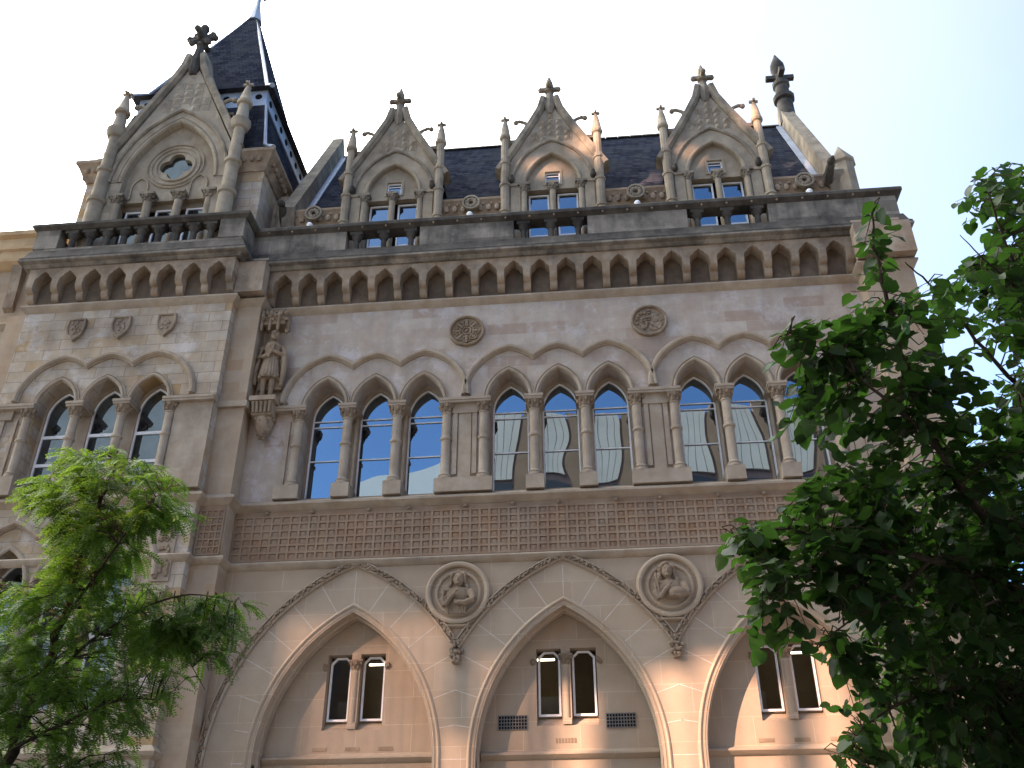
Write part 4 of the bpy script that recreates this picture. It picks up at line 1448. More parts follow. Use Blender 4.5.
# great gabled dormer on the tower
def tower_gable():
    cx, y = -13.05, -.6
    hw = 1.95
    outer = [(cx - hw, 19.5), (cx + hw, 19.5), (cx + hw, 24.15), (cx, 28.35), (cx - hw, 24.15)]
    hole = [(cx - 1.5, 19.6)] + arch(cx, 22.85, 1.5, 2.55, 18) + [(cx + 1.5, 19.6)]
    d = MB().plate(outer, [hole], y, y + .5).build('tower_gable', 'gable', B)
    ty = y + .22
    qc = (cx + .06, 23.62)
    qf = []
    for k in range(56):
        t = 2 * math.pi * k / 56
        best = 0
        for i in range(4):
            u = .285 * math.cos(t - math.pi / 2 * i)
            dsc = u * u - .285 ** 2 + .26 ** 2
            if dsc > 0:
                best = max(best, u + math.sqrt(dsc))
        qf.append((qc[0] + best * math.cos(t), qc[1] + best * math.sin(t)))
    tym = [(cx - 1.52, 22.15)] + arch(cx, 22.85, 1.51, 2.56, 18) + [(cx + 1.52, 22.15)]
    MB().plate(tym, [qf], ty, y + .48).build('tympanum', 'dorm', d)
    rg = MB()
    for r, w_ in ((.62, .05), (.78, .06), (.92, .05)):
        rg.sweep(list(reversed(circ(qc[0], qc[1], r, 36))), [(0, ty), (0, ty - .03), (w_ * .5, ty - .05), (w_, ty - .03), (w_, ty)], closed=True)
    rg.build('quatrefoil_ring', 'dorm', d)
    MB().disc(qc[0], qc[1], .58, ty + .14, ty + .15, 24).build('quatrefoil_pane', 'pane', d)
    for s in (-1, 1):
        MB().sweep([(cx + s * .98 - .24, 22.28)] + arch(cx + s * .98, 22.75, .24, .38, 8) + [(cx + s * .98 + .24, 22.28)], [(0, ty), (0, ty - .05), (.05, ty - .06), (.08, ty)]).build('blind_arch', 'dorm', d)
    MB().sweep(arch(cx, 22.85, 1.5, 2.55, 22), [(0, y + .22), (0, y), (.04, y - .05), (.10, y - .06), (.14, y - .02), (.16, y)]).build('arch_order', 'dorm', d)
    ring = arch(cx, 22.85, 1.66, 2.78, 20); ro = list(reversed(arch(cx, 22.85, 1.86, 3.02, 20)))
    MB().plate(ring + ro, [], y - .025, y).build('voussoir_band', 'dorm', d)
    MB().sweep(arch(cx, 22.85, 1.86, 3.02, 22), [(0, y), (0, y - .08), (.05, y - .12), (.10, y - .10), (.12, y)]).build('hood_mould', 'dormdark', d)
    for i, k in enumerate((-1.53, -.5, .5, 1.5)):
        MB().tube([(cx + k, y + .08, 19.6), (cx + k, y + .08, 22.0)], .13, 12).build('column', 'dorm', d)
        z = 22.0
        capital_mb(cx + k, y + .08, z - .05, z + .2, .13, rnd).box(cx + k - .24, cx + k + .24, y - .12, y + .4, z + .2, z + .3).build('capital', 'dormdark', d)
    for k in (-1.0, 0, 1.0):
        a, b = cx + k - .37, cx + k + .37
        MB().sweep(rect(a, b, 19.6, 21.95), [(0, y + .5), (0, y + .42), (.06, y + .42), (.06, y + .5)], closed=True).build('window_frame', 'paint', d)
        MB().box(a + .04, b - .04, y + .46, y + .47, 19.63, 21.92).build('pane', 'pane', d)
    MB().box(cx - 1.5, cx + 1.5, y + .40, y + .49, 21.95, 22.2).build('lintel', 'dormdark', d)
    def inside(px, pz, q):
        return pz + q * .6 < 28.35 - (abs(px - cx) + q * .3) * (4.2 / 1.95) - .25 and pz - q > 22.85 + arch_x(min(1.97, abs(px - cx)), 1.98, 3.16) + .02
    diaper(cx - 1.9, cx + 1.9, 23.0, 28.0, y - .004, .36, .36, 'gable_diaper', 'gable', d, .07, .68, inside)
    path = [(cx - 2.12, 23.95), (cx - 1.2, 25.9), (cx - .5, 27.35), (cx - .22, 28.05), (cx - .12, 28.6)]
    pathr = [(2 * cx - px_, pz_) for px_, pz_ in reversed(path)]
    cp = MB()
    prof = [(-.02, y + .5), (-.02, y - .06), (.06, y - .17), (.22, y - .17), (.25, y - .1), (.25, y + .5)]
    cp.sweep(path, prof); cp.sweep(pathr, prof)
    cp.build('raking_coping', 'dormdark', d)
    for s in (-1, 1):
        crocket(MB(), cx + s * 1.2, y, 26.05, s, 1.1).build('crocket', 'dormdark', d)
        crocket(MB(), cx + s * 1.45, y, 25.5, s, .6).build('crocket', 'dormdark', d)
    f = MB().lathe(cx, y + .05, [(.15, 27.7), (.23, 27.95), (.24, 28.4), (.17, 28.8), (.13, 29.15), (.17, 29.2), (.17, 29.3), (.10, 29.4), (.12, 30.0), (.17, 30.1), (.14, 30.25), (.02, 30.4)], 10)
    for a in range(8):
        t = a * math.pi / 4
        L = .46 if a % 2 == 0 else .40
        if a % 2 == 0:
            p = [(cx, y + .05, 29.6), (cx + L * math.cos(t), y + .05 + L * math.sin(t), 29.62)]
        else:
            p = [(cx, y + .05, 29.6), (cx + .3 * (1 if math.cos(t) > 0 else -1), y + .05 + (.12 if math.sin(t) > 0 else -.12), 29.6 + (.34 if math.sin(t) > 0 else -.30))]
        f.tube(p, [.12, .10], 7).blob(p[1], .13, 7, 5)
    f.build('finial', 'dark', d)
    for s in (-1, 1):
        x = cx + s * 2.12
        yy = y - .08
        MB().lathe(x, yy, [(.24, 19.5), (.24, 21.9), (.30, 21.95), (.30, 22.08), (.22, 22.15), (.21, 23.2), (.27, 23.25), (.27, 23.36), (.20, 23.42), (.18, 24.75), (.26, 24.8), (.33, 25.0),
                           (.33, 25.12), (.24, 25.2), (.22, 25.25), (.17, 25.85), (.25, 25.9), (.26, 26.0), (.22, 26.05), (.1, 26.65), (.05, 26.8), (.04, 26.95), (.01, 27.1)], 12) \
            .box(x - .17, x + .17, yy - .04, yy + .04, 26.83, 26.91).box(x - .04, x + .04, yy - .17, yy + .17, 26.83, 26.91).build('turret', 'dorm', d)
    MB().hexa([(cx - 2.0, y + .5, 24.0), (cx, y + .5, 28.2), (cx, 2.2, 28.2), (cx - 2.0, 1.2, 24.0), (cx - 2.0, y + .5, 24.1), (cx, y + .5, 28.3), (cx, 2.2, 28.3), (cx - 2.0, 1.2, 24.1)]) \
        .hexa([(cx + 2.0, y + .5, 24.0), (cx, y + .51, 28.19), (cx, 2.2, 28.19), (cx + 2.0, 1.2, 24.0), (cx + 2.0, y + .5, 24.1), (cx, y + .51, 28.29), (cx, 2.2, 28.29), (cx + 2.0, 1.2, 24.1)]) \
        .build('gable_roof', 'slate', d)


tower_gable()

# ------------------------------------------------------------------ plainer bay left of the tower
AB = empty('adjoining_building')
tag(AB, 'cleaner buff stone building joining the tower at the far left edge', 'building')
MB().box(-26, TX0 - .003, -.1, 7, 0, 20.9).build('building_wall', 'pier', AB)
MB().plan([(-26, -.1), (TX0 - .02, -.1)], [(0, 19.9), (.12, 19.95), (.28, 20.1), (.30, 20.2), (.24, 20.22), (.24, 20.5), (.32, 20.55), (.32, 20.62), (.26, 20.64), (.26, 21.0), (.4, 21.06), (.42, 21.2), (-.3, 21.25)]).build('cornice', 'buff', AB)
MB().box(-26, TX0 - .02, -.375, -.36, 20.52, 20.6).build('lead_flashing', 'lead', AB)
for x in (-17.35, -18.6):
    MB().prism_x([(-.1, 18.3), (-.25, 18.4), (-.28, 19.0), (-.34, 19.6), (-.42, 19.9), (-.1, 19.9)], x - .16, x + .16).build('corbel', 'corb', AB)
MB().box(-17.05, TX0 - .003, -.45, -.1, 0, 17.9).box(-17.1, TX0, -.5, -.1, 14.3, 14.46).build('pier', 'pier', AB)

# ------------------------------------------------------------------ statue, bracket and canopy
SX, SY = -8.83, -.27
cb = MB().box(SX - .36, SX + .36, SY - .30, 0, 14.50, 14.64)
cb.prism_x([(0, 14.5), (SY - .24, 14.5), (SY - .22, 14.40), (SY - .16, 14.12), (0, 14.05)], SX - .28, SX + .28)
cb.lathe(SX, SY + .12, [(.03, 13.5), (.1, 13.6), (.2, 13.75), (.27, 14.0), (.27, 14.1)], 12)
cb = cb.build('statue_bracket', 'corb', B)
cv = MB()
for q in range(44):
    t = rnd.uniform(-math.pi, 0); z = rnd.uniform(13.5, 14.1)
    r_ = .06 + .22 * (z - 13.5) / .6
    cv.blob((SX + r_ * math.cos(t), SY + .12 + r_ * math.sin(t), z), rnd.uniform(.03, .06), 6, 4)
for i in range(5):
    cv.tube([(SX - .22 + i * .11, SY - .22, 14.15), (SX - .24 + i * .12, SY - .26, 14.47)], .04, 6)
cv.build('foliage_carving', 'carve', cb)
cn = MB()
cn.prism_x([(0, 17.06), (-.42, 17.08), (-.45, 17.3), (-.25, 17.5), (0, 17.62)], SX - .34, SX + .30)
for i in range(3):
    x = SX - .26 + i * .24
    cn.sweep([(x - .1, 16.98)] + arch(x, 17.02, .1, .2, 5) + [(x + .1, 16.92)], [(0, -.47), (0, -.40), (.04, -.40), (.04, -.47)])
    cn.lathe(x - .12, -.45, [(.03, 16.85), (.05, 16.95), (.04, 17.3), (.07, 17.35), (.01, 17.6)], 6)
for q in range(24):
    cn.blob((SX + rnd.uniform(-.34, .34), -.44 + rnd.uniform(-.03, .1), rnd.uniform(17.2, 17.55)), .06, 6, 4)
cn.lathe(SX + .34, -.35, [(.04, 16.8), (.06, 16.95), (.05, 17.35), (.02, 17.5)], 6)
cn.build('statue_canopy', 'carve', B)

st = empty('statue', (SX, SY, 14.64))
tag(st, 'stone statue of a standing robed man on a carved bracket left of the arcade', 'statue')
f = MB()
H = 14.64
Z = lambda z: H + z * 1.25
X = lambda x: SX + x * 1.1
Y = lambda y: SY + y * 1.05
# legs
f.tube([(X(-.10), Y(0), Z(.86)), (X(-.12), Y(-.04), Z(.48)), (X(-.12), Y(.0), Z(.10)), (X(-.12), Y(.0), Z(.04))], [.11, .085, .055, .06], 10)
f.tube([(X(.09), Y(0), Z(.86)), (X(.10), Y(-.02), Z(.48)), (X(.08), Y(.02), Z(.10)), (X(.08), Y(.02), Z(.04))], [.11, .085, .055, .06], 10)
f.blob((X(-.13), Y(-.08), Z(.035)), (.06, .14, .045), 8, 6).blob((X(.10), Y(-.07), Z(.035)), (.06, .14, .045), 8, 6)
# tunic to the knee with folds
f.lathe(X(0), Y(0), [(.27, Z(.52)), (.25, Z(.7)), (.21, Z(.95)), (.19, Z(1.05))], 14)
for i in range(11):
    t = math.pi + math.pi * i / 10
    f.tube([(X(0) + .2 * math.cos(t), Y(0) + .17 * math.sin(t), Z(1.02)), (X(0) + .28 * math.cos(t), Y(0) + .26 * math.sin(t), Z(.50 + .05 * (i % 2)))], [.03, .045], 6)
f.lathe(X(0), Y(0), [(.19, Z(1.03)), (.21, Z(1.2)), (.24, Z(1.35)), (.2, Z(1.45)), (.09, Z(1.5))], 14)
f.blob((X(0), Y(0), Z(1.38)), (.27, .14, .075), 12, 8)
for i in range(7):
    t = math.pi + math.pi * i / 6
    f.tube([(X(0) + .2 * math.cos(t), Y(0) + .13 * math.sin(t), Z(1.40)), (X(0) + .2 * math.cos(t * 1.02), Y(0) + .19 * math.sin(t), Z(1.05))], [.02, .028], 6)
f.tube([(X(0), Y(0), Z(1.45)), (X(.01), Y(-.02), Z(1.6))], [.07, .065], 10)
f.blob((X(.02), Y(-.05), Z(1.68)), (.125, .145, .18), 16, 12)
f.blob((X(.02), Y(-.20), Z(1.665)), (.026, .04, .05), 8, 6)
f.blob((X(.02), Y(-.15), Z(1.575)), (.075, .06, .07), 8, 6)
for sx in (-1, 1):
    f.blob((X(.02) + sx * .048, Y(-.18), Z(1.725)), (.042, .025, .02), 8, 5)
for q in range(26):
    t = rnd.uniform(0, 6.28); k = rnd.uniform(.2, 1)
    f.blob((X(.02) + .125 * k * math.cos(t), Y(-.03) + .13 * k * math.sin(t), Z(1.76) + .07 * (1 - k)), .038, 6, 4)
# arms: right arm (picture left) bent to the waist, left arm across the chest holding a roll
f.tube([(X(-.27), Y(0), Z(1.37)), (X(-.33), Y(-.04), Z(1.1)), (X(-.14), Y(-.2), Z(1.05)), (X(-.04), Y(-.22), Z(1.08))], [.085, .075, .055, .045], 10)
f.tube([(X(.27), Y(0), Z(1.37)), (X(.34), Y(-.06), Z(1.12)), (X(.18), Y(-.2), Z(1.14)), (X(.06), Y(-.23), Z(1.2))], [.085, .075, .055, .045], 10)
for i in range(4):
    f.tube([(X(.06), Y(-.24), Z(1.23 - i * .025)), (X(-.01), Y(-.25), Z(1.22 - i * .025))], .016, 6)
    f.tube([(X(-.04), Y(-.24), Z(1.10 - i * .025)), (X(.02), Y(-.25), Z(1.09 - i * .025))], .016, 6)
f.tube([(X(.02), Y(-.24), Z(1.08)), (X(.12), Y(-.25), Z(1.36))], .035, 8)
# cloak behind
f.hexa([(X(-.30), Y(.05), Z(.3)), (X(.34), Y(.05), Z(.3)), (X(.30), Y(.2), Z(.3)), (X(-.26), Y(.2), Z(.3)), (X(-.27), Y(.02), Z(1.4)), (X(.27), Y(.02), Z(1.4)), (X(.22), Y(.15), Z(1.4)), (X(-.22), Y(.15), Z(1.4))])
f.tube([(X(.30), Y(-.02), Z(1.3)), (X(.38), Y(-.05), Z(.8)), (X(.32), Y(.0), Z(.35))], [.07, .09, .05], 8)
f.tube([(X(-.30), Y(-.02), Z(1.1)), (X(-.37), Y(-.03), Z(.75)), (X(-.36), Y(.0), Z(.4))], [.05, .08, .05], 8)
f.box(X(-.32), X(.32), Y(-.2), Y(.22), H - .0, H + .05)
f.build('statue_figure', 'carve', st, origin=(0, 0, 0), remesh=.012)
for o in st.children:
    o.matrix_parent_inverse = Matrix.Translation(-Vector(st.location))

# ------------------------------------------------------------------ across the street (behind the camera, mirrored in the windows; the slotted tower is added to cut the sun into patches)
YO = -34.0
ot = empty('sun_mask_tower', (-40, YO, 0))  # invented tower out of view, masks the sun on the facade
tag(ot, 'unseen grey tower added across the street, slotted to shape the sun patches', 'building')
SH, SV = 34.0, 34.0 * .62


def slot(x0, x1, z0, z1, yf=0.0):
    return rect(x0 - (34 + yf), x1 - (34 + yf), z0 + (34 + yf) * .62, z1 + (34 + yf) * .62)


slots = [slot(-3.6, -3.2, 3.9, 5.9), slot(.98, 2.0, 3.9, 7.2), slot(2.65, 3.85, 3.9, 7.1, .6), slot(4.5, 5.5, 3.9, 7.8, .6), slot(-1.65, -.30, 3.9, 6.95, .6),
         [(-34.5, 44.85), (-33.66, 44.85), (-33.66, 44.1), (-33.2, 44.1), (-33.2, 44.9), (-32.7, 44.95), (-32.75, 45.85), (-33.2, 45.8), (-33.2, 46.4), (-33.66, 46.4), (-33.66, 45.75), (-34.5, 45.65)],
         [(-29.0, 45.6), (-28.2, 45.0), (-28.2, 46.3), (-29.0, 46.3)], rect(-36.0, -34.9, 44.3, 44.7), rect(-31.1, -30.6, 44.4, 44.9)]
screen = [slot(-8.0, -3.75, 3.9, 8.6), slot(-3.05, -1.75, 3.9, 7.6)]
body = [(-58, 0), (-29, 0), (-29, 23.9), (-20.5, 23.9), (-20.5, 60), (-58, 60)]
tw = MB().plate(body, slots + screen, YO - .12, YO).build('sun_mask_front', 'concrete', ot)
lv = MB()
for sl in screen:
    (x0, z0), (x1, _), (_, z1), _ = sl
    k = x0
    while k < x1:
        lv.box(k, min(k + .17, x1), YO - .09, YO - .04, z0 - .01, z1 + .01)
        k += .28
lv.build('sun_thinning_louvre', 'brown', ot)  # fins added to thin the sunlight on the left arches
rb = MB()
for z in range(26, 60, 4):
    rb.box(-58, -39, YO + .003, YO + .12, z, z + .5)
for x in range(-57, -39, 3):
    rb.box(x, x + .4, YO + .003, YO + .2, 0, 60)
rb.build('mask_tower_rib', 'brown', ot)
for o in list(ot.children):
    o.matrix_parent_inverse = Matrix.Translation(-Vector(ot.location))

MB().box(-29, -20.5, YO - 6, YO - .003, 0, 15.4).build('sun_block_wall', 'mauve', ot).matrix_parent_inverse = Matrix.Translation(-Vector(ot.location))  # unseen block added to keep sun off the lower left tree

pb = empty('panelled_building', (4, YO, 0))
tag(pb, 'pale panelled building with brown fins across the street, mirrored in the arcade windows', 'building')
MB().box(-7.9, 30, YO - 12, YO, 0, 33.2).build('building_wall', 'mauve', pb)
mb = MB(); fb = MB(); gb = MB()
bays = [2.545 * (c + k - .52) for c in TRI[1:] for k in (-1.36, 0, 1.36)] + [18 + i * 3.46 for i in range(3)]
for i, x in enumerate(bays):
    for k in range(4):
        mb.box(x + k * .42, x + k * .42 + .39, YO + .003, YO + .15, 28.6 + (.25 if i % 3 == 1 else 0), 33.5)
    fb.box(x + 1.85, x + 2.85, YO + .003, YO + .45, 0, 33.7)
    for z in range(2, 27, 4):
        gb.box(x + .1, x + 1.7, YO + .003, YO + .05, z, z + 2.4)
mb.build('cladding_panel', 'palepanel', pb); fb.build('fin', 'brown', pb); gb.build('window', 'dglass', pb)
for o in list(pb.children):
    o.matrix_parent_inverse = Matrix.Translation(-Vector(pb.location))
wb = empty('white_building', (-12, YO, 0))
tag(wb, 'white rendered building across the street, lower than its neighbours', 'building')
MB().hexa([(-16, YO - 10, 0), (-8.2, YO - 10, 0), (-8.2, YO, 0), (-16, YO, 0), (-16, YO - 10, 28.8), (-8.2, YO - 10, 30.6), (-8.2, YO, 30.6), (-16, YO, 28.8)]).build('building_wall', 'white', wb)
gb = MB()
for x in (-15, -12.6, -10.2):
    for z in range(2, 22, 4):
        gb.box(x, x + 1.3, YO + .003, YO + .05, z, z + 2.2)
gb.build('window', 'dglass', wb)
for o in list(wb.children):
    o.matrix_parent_inverse = Matrix.Translation(-Vector(wb.location))


# ------------------------------------------------------------------ trees
def pt(px, py, d):
    return CAM + (RIGHT * (px - 512) - UP * (py - 384) + FWD * FPX) * (d / FPX)


def spline(pts, n=6):
    out_ = []
    P = [pts[0]] + list(pts) + [pts[-1]]
    for i in range(1, len(P) - 2):
        for k in range(n):
            t = k / n
            a, b, c, d = P[i - 1], P[i], P[i + 1], P[i + 2]
            out_.append(.5 * ((2 * b) + (-a + c) * t + (2 * a - 5 * b + 4 * c - d) * t * t + (-a + 3 * b - 3 * c + d) * t ** 3))
    out_.append(P[-2])
    return out_


def limb(mb, pts, r0, r1, nodes, n=6, seg=7, rr=rnd):
    sp = spline(pts, n)
    sp = [p + Vector((rr.uniform(-1, 1), rr.uniform(-1, 1), rr.uniform(-1, 1))) * (r0 * .25) if 0 < i < len(sp) - 1 else p for i, p in enumerate(sp)]
    rad = [r0 + (r1 - r0) * (i / (len(sp) - 1)) ** .8 for i in range(len(sp))]
    mb.tube(sp, rad, seg)
    nodes += sp[1:]
    return sp


def sample(poly, n, rr):
    xs = [p[0] for p in poly]; ys = [p[1] for p in poly]
    res = []
    while len(res) < n:
        q = (rr.uniform(min(xs), max(xs)), rr.uniform(min(ys), max(ys)))
        if pip(q, poly):
            res.append(q)
    return res


def frame_of(d, n):
    d = d.normalized()
    s_ = d.cross(n)
    if s_.length < 1e-3:
        s_ = d.cross(Vector((1, .3, .2)))
    s_.normalize()
    return s_, d, s_.cross(d)


LEAF = [(0, 0), (.30, -.10), (.50, .14), (.48, .46), (.27, .80), (0, 1.06)]


def broad_leaf(mb, p, d, n, L, rr):
    """heart-shaped leaf, folded along the midrib and curled"""
    s_, d, u = frame_of(d, n)
    fold = rr.uniform(.12, .45); curl = rr.uniform(-.05, .30); wv = rr.uniform(.85, 1.1)
    def P(a, b):
        return p + (s_ * a * wv + d * b + u * (abs(a) * fold - curl * b * b * .6 + .04 * math.sin(b * 7 + a * 5))) * L
    vs = [P(0, 0), P(0, .36), P(0, .72), P(0, 1.06)]
    fs = []
    for sx in (-1, 1):
        o = len(vs)
        vs += [P(sx * x, y) for x, y in LEAF[1:5]]
        fs += [(0, o, o + 1, 1), (1, o + 1, o + 2, 2), (2, o + 2, o + 3), (2, o + 3, 3)]
    mb.add(vs, fs)


# lime tree on the right, close to the camera
rr = random.Random(21)
base = pt(1190, 800, 5.9)
lt = empty('lime_tree', (base.x, base.y, .13))
tag(lt, 'dark green broad-leaved tree with round leaves overhanging the right edge, near the camera', 'tree')
br = MB(); nodes = []
top = pt(1120, 240, 6.3)
trunk_pts = [Vector((base.x, base.y, .1)), Vector((base.x + .02, base.y, 1.4)), Vector((base.x - .03, base.y + .05, 2.6)), pt(1170, 560, 5.9), pt(1140, 380, 6.0), top, pt(1110, 60, 6.6)]
limb(br, trunk_pts, .15, .03, nodes, 6, 10, rr)
L_ = [([(1185, 700, 5.8), (1080, 600, 5.4), (985, 520, 5.1), (925, 420, 5.0), (893, 320, 5.0), (876, 250, 5.05), (872, 212, 5.05)], .035, .004),
      ([(1150, 620, 5.7), (1020, 590, 5.2), (930, 560, 4.9), (850, 545, 4.8), (790, 530, 4.8), (740, 535, 4.85)], .03, .003),
      ([(985, 520, 5.1), (930, 440, 4.8), (880, 395, 4.7), (830, 355, 4.7), (785, 330, 4.75)], .016, .003),
      ([(1120, 720, 5.7), (1020, 690, 5.2), (940, 690, 4.9), (880, 715, 4.8), (838, 755, 4.8)], .022, .003),
      ([(1150, 480, 5.9), (1080, 400, 5.7), (1030, 300, 5.6), (1000, 230, 5.6), (985, 182, 5.6)], .028, .003),
      ([(1140, 440, 5.9), (1040, 400, 5.3), (985, 350, 5.2), (935, 290, 5.2), (905, 262, 5.25)], .02, .003),
      ([(930, 560, 4.9), (890, 600, 4.7), (850, 620, 4.7), (815, 650, 4.75)], .012, .003),
      ([(1080, 400, 5.7), (1060, 290, 6.2), (1040, 220, 6.4), (1020, 170, 6.5)], .016, .003),
      ([(1020, 590, 5.2), (960, 620, 5.6), (920, 660, 5.8), (900, 740, 5.9)], .014, .003),
      ([(1160, 640, 5.8), (1240, 500, 5.6), (1330, 380, 5.6)], .03, .004),
      ([(1150, 480, 5.9), (1250, 320, 6.2), (1300, 150, 6.5)], .03, .004),
      ([(1030, 300, 5.6), (985, 260, 5.3), (960, 235, 5.2)], .008, .002),
      ([(850, 545, 4.8), (800, 575, 4.7), (770, 600, 4.7)], .008, .002)]
for pts, r0, r1 in L_:
    limb(br, [pt(*q) for q in pts], r0, r1, nodes, 6, 7, rr)
lv = MB()
polys = [([(1250, 330), (1060, 340), (1000, 400), (960, 440), (905, 470), (880, 505), (850, 540), (860, 590), (880, 640), (885, 690), (905, 725), (895, 768), (905, 900), (1300, 900), (1320, 330)], 400, 4.9, 6.6),
         ([(1060, 345), (1024, 370), (975, 440), (925, 470), (885, 520), (880, 600), (900, 690), (910, 740), (905, 800), (1080, 800)], 210, 4.7, 6.4),
         ([(868, 205), (885, 200), (895, 260), (925, 285), (985, 330), (985, 430), (900, 460), (845, 440), (800, 410), (800, 365), (840, 335), (850, 280)], 46, 4.7, 5.3),
         ([(775, 335), (785, 318), (830, 320), (850, 360), (820, 380)], 6, 4.7, 4.8),
         ([(728, 530), (760, 515), (800, 490), (850, 460), (900, 465), (890, 600), (850, 595), (800, 590), (770, 585), (745, 570)], 58, 4.6, 5.1),
         ([(965, 170), (1024, 165), (1100, 200), (1100, 345), (1024, 340), (985, 310), (950, 285), (995, 240), (975, 200)], 95, 5.2, 6.6),
         ([(820, 650), (870, 600), (895, 700), (885, 768), (835, 768), (850, 720)], 14, 4.7, 5.1),
         ([(755, 590), (800, 590), (800, 640), (770, 640)], 3, 4.7, 4.8)]
DOWN = Vector((0, 0, -1))
for poly, n, d0, d1 in polys:
    for (px, py) in sample(poly, int(n * (2.1 if n > 150 else 1.9)), rr):
        tip = pt(px, py, rr.uniform(d0, d1))
        nb_ = min(nodes, key=lambda q: (q - tip).length)
        v = tip - nb_
        Ltw = rr.uniform(.22, .40)
        dirv = (v.normalized() if v.length > .02 else Vector((-1, 0, 0))) + Vector((rr.uniform(-.5, .5), rr.uniform(-.5, .5), rr.uniform(-.5, .2)))
        dirv.normalize()
        st_ = tip - dirv * Ltw * .5
        mid = nb_.lerp(st_, .55) + Vector((0, 0, .03))
        en = tip + dirv * Ltw * .5 + DOWN * .05
        if v.length < 1.0:
            br.tube([nb_, mid, st_], [.005, .004, .003], 4)
        br.tube([st_, tip, en], [.003, .0025, .0015], 4)
        m_ = rr.randint(6, 9)
        for i in range(m_):
            t = (i + .5) / m_
            p = st_.lerp(tip, t * 2) if t < .5 else tip.lerp(en, t * 2 - 1)
            side = dirv.cross(Vector((0, 0, 1))).normalized() * (1 if i % 2 else -1)
            ld = side * rr.uniform(.5, 1.2) + dirv * rr.uniform(.0, .8) + DOWN * rr.uniform(-.1, .9) + Vector((rr.uniform(-.6, .6), rr.uniform(-.6, .6), rr.uniform(-.2, .2)))
            ld.normalize()
            nrm = Vector((rr.uniform(-.8, .8), rr.uniform(-1.1, .6), 1)).normalized()
            L = rr.uniform(.058, .096)
            stalk = p + ld * .025 + DOWN * .01
            br.tube([p, stalk], [.0012, .001], 3)
            broad_leaf(lv, stalk, ld, nrm, L, rr)
org = (base.x, base.y, .13)
o = br.build('trunk', 'bark', lt, org, flat=True); o.location = (0, 0, 0)
o = lv.build('crown', 'lime', lt, org, angle=60, flat=True); o.location = (0, 0, 0)

# honey locust on the left, feathery leaves
rr = random.Random(5)
base = pt(-30, 820, 7.4)
hl = empty('honey_locust', (base.x, base.y, .13))
tag(hl, 'bright green feathery-leaved young tree in front of the left tower', 'tree')
br = MB(); nodes = []; lv = MB()
limb(br, [Vector((base.x, base.y, .1)), Vector((base.x + .03, base.y, 1.2)), pt(-5, 790, 7.4), pt(35, 700, 7.4), pt(62, 620, 7.3), pt(85, 545, 7.3), pt(105, 490, 7.3), pt(118, 450, 7.3)], .075, .006, nodes, 6, 9, rr)
L_ = [([(35, 700, 7.4), (80, 650, 7.1), (140, 610, 6.9), (190, 595, 6.9), (235, 602, 7.0)], .018, .003),
      ([(62, 620, 7.3), (100, 570, 7.0), (135, 520, 6.9), (165, 490, 6.9), (180, 485, 6.9)], .014, .003),
      ([(85, 545, 7.3), (60, 510, 7.5), (35, 490, 7.6)], .010, .003),
      ([(10, 750, 7.4), (70, 720, 7.0), (120, 700, 6.9), (160, 700, 6.9)], .016, .003),
      ([(62, 620, 7.3), (20, 590, 7.6), (-40, 580, 7.8), (-100, 590, 8)], .016, .003),
      ([(35, 700, 7.4), (-30, 650, 7.7), (-100, 640, 8)], .018, .003),
      ([(0, 780, 7.4), (60, 770, 6.9), (110, 760, 6.7)], .014, .003),
      ([(140, 610, 6.9), (175, 640, 6.8), (205, 690, 6.8)], .007, .002),
      ([(85, 545, 7.3), (120, 500, 7.6), (150, 470, 7.7)], .008, .003)]
for pts, r0, r1 in L_:
    limb(br, [pt(*q) for q in pts], r0, r1, nodes, 6, 6, rr)


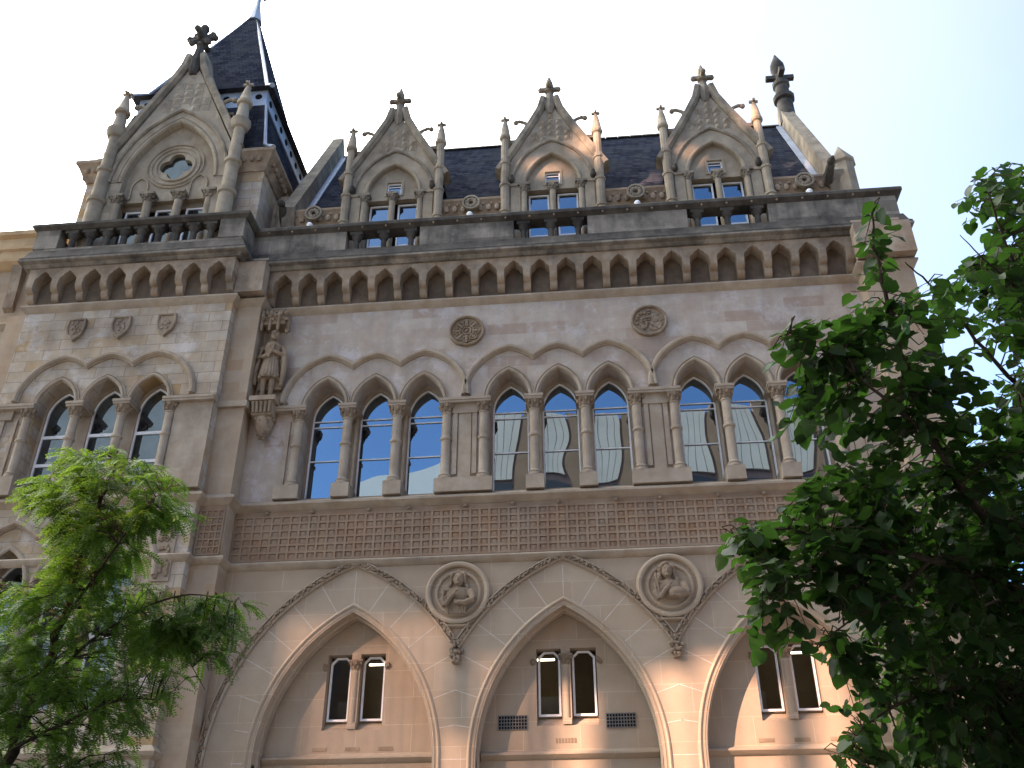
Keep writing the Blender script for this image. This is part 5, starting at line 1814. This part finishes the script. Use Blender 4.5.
def pinnate(p, d, L, droop):
    """feather leaf: a curved midrib with paired leaflets"""
    d = d.normalized()
    k = 12
    prev = p
    pts = [p]
    dd = d.copy()
    for i in range(k):
        dd = (dd + DOWN * droop / k).normalized()
        prev = prev + dd * (L / k)
        pts.append(prev)
    lv.tube([pts[0], pts[6], pts[-1]], [.0016, .0012, .0008], 3)
    twist = rr.uniform(-.5, .5)
    for i in range(1, k + 1):
        ax = (pts[i] - pts[i - 1]).normalized()
        side = ax.cross(Vector((twist, rr.uniform(-.2, .2), 1))).normalized()
        up_ = side.cross(ax)
        l_ = .036 * (1 - .45 * abs(i / k - .45)) * rr.uniform(.85, 1.15)
        for s in (-1, 1):
            q = (side * s + ax * .45 + up_ * rr.uniform(-.25, .15)).normalized()
            wv = q.cross(up_).normalized() * .0068
            a = pts[i]
            lv.add([a, a + q * l_ * .45 + wv, a + q * l_, a + q * l_ * .45 - wv], [(0, 1, 2, 3)])


polys = [([(75, 452), (110, 447), (140, 457), (178, 480), (188, 520), (165, 530), (130, 525), (100, 548), (60, 525), (32, 508), (27, 482), (50, 472), (62, 457)], 75, 6.8, 7.7),
         ([(60, 520), (130, 520), (150, 570), (50, 585)], 34, 6.9, 7.7),
         ([(-20, 590), (60, 575), (110, 565), (160, 580), (180, 600), (175, 660), (165, 700), (140, 725), (120, 780), (-20, 790)], 175, 6.7, 7.9),
         ([(150, 600), (200, 588), (245, 602), (238, 640), (215, 660), (190, 650), (150, 655)], 38, 6.7, 7.1),
         ([(-250, 480), (-20, 560), (-20, 900), (-250, 900)], 110, 7.0, 8.4),
         ([(-20, 780), (130, 770), (130, 900), (-20, 900)], 50, 6.8, 7.8)]
for poly, n, d0, d1 in polys:
    for (px, py) in sample(poly, int(n * 1.7), rr):
        tip = pt(px, py, rr.uniform(d0, d1))
        nb_ = min(nodes, key=lambda q: (q - tip).length)
        v = tip - nb_
        st_ = nb_.lerp(tip, .75)
        if v.length < 1.2:
            br.tube([nb_, nb_.lerp(st_, .5) + Vector((0, 0, .04)), st_, tip], [.005, .004, .003, .002], 4)
        h = Vector((v.x, v.y, 0))
        h = h.normalized() if h.length > .01 else Vector((1, 0, 0))
        for i in range(rr.randint(5, 7)):
            p = st_.lerp(tip, rr.random())
            a = rr.uniform(-1.9, 1.9)
            dd = Vector((h.x * math.cos(a) - h.y * math.sin(a), h.x * math.sin(a) + h.y * math.cos(a), rr.uniform(-.45, .5)))
            pinnate(p, dd, rr.uniform(.16, .26), rr.uniform(.5, 1.7))
org = (base.x, base.y, .13)
o = br.build('trunk', 'bark', hl, org, flat=True); o.location = (0, 0, 0)
o = lv.build('crown', 'locust', hl, org, angle=60, flat=True); o.location = (0, 0, 0)
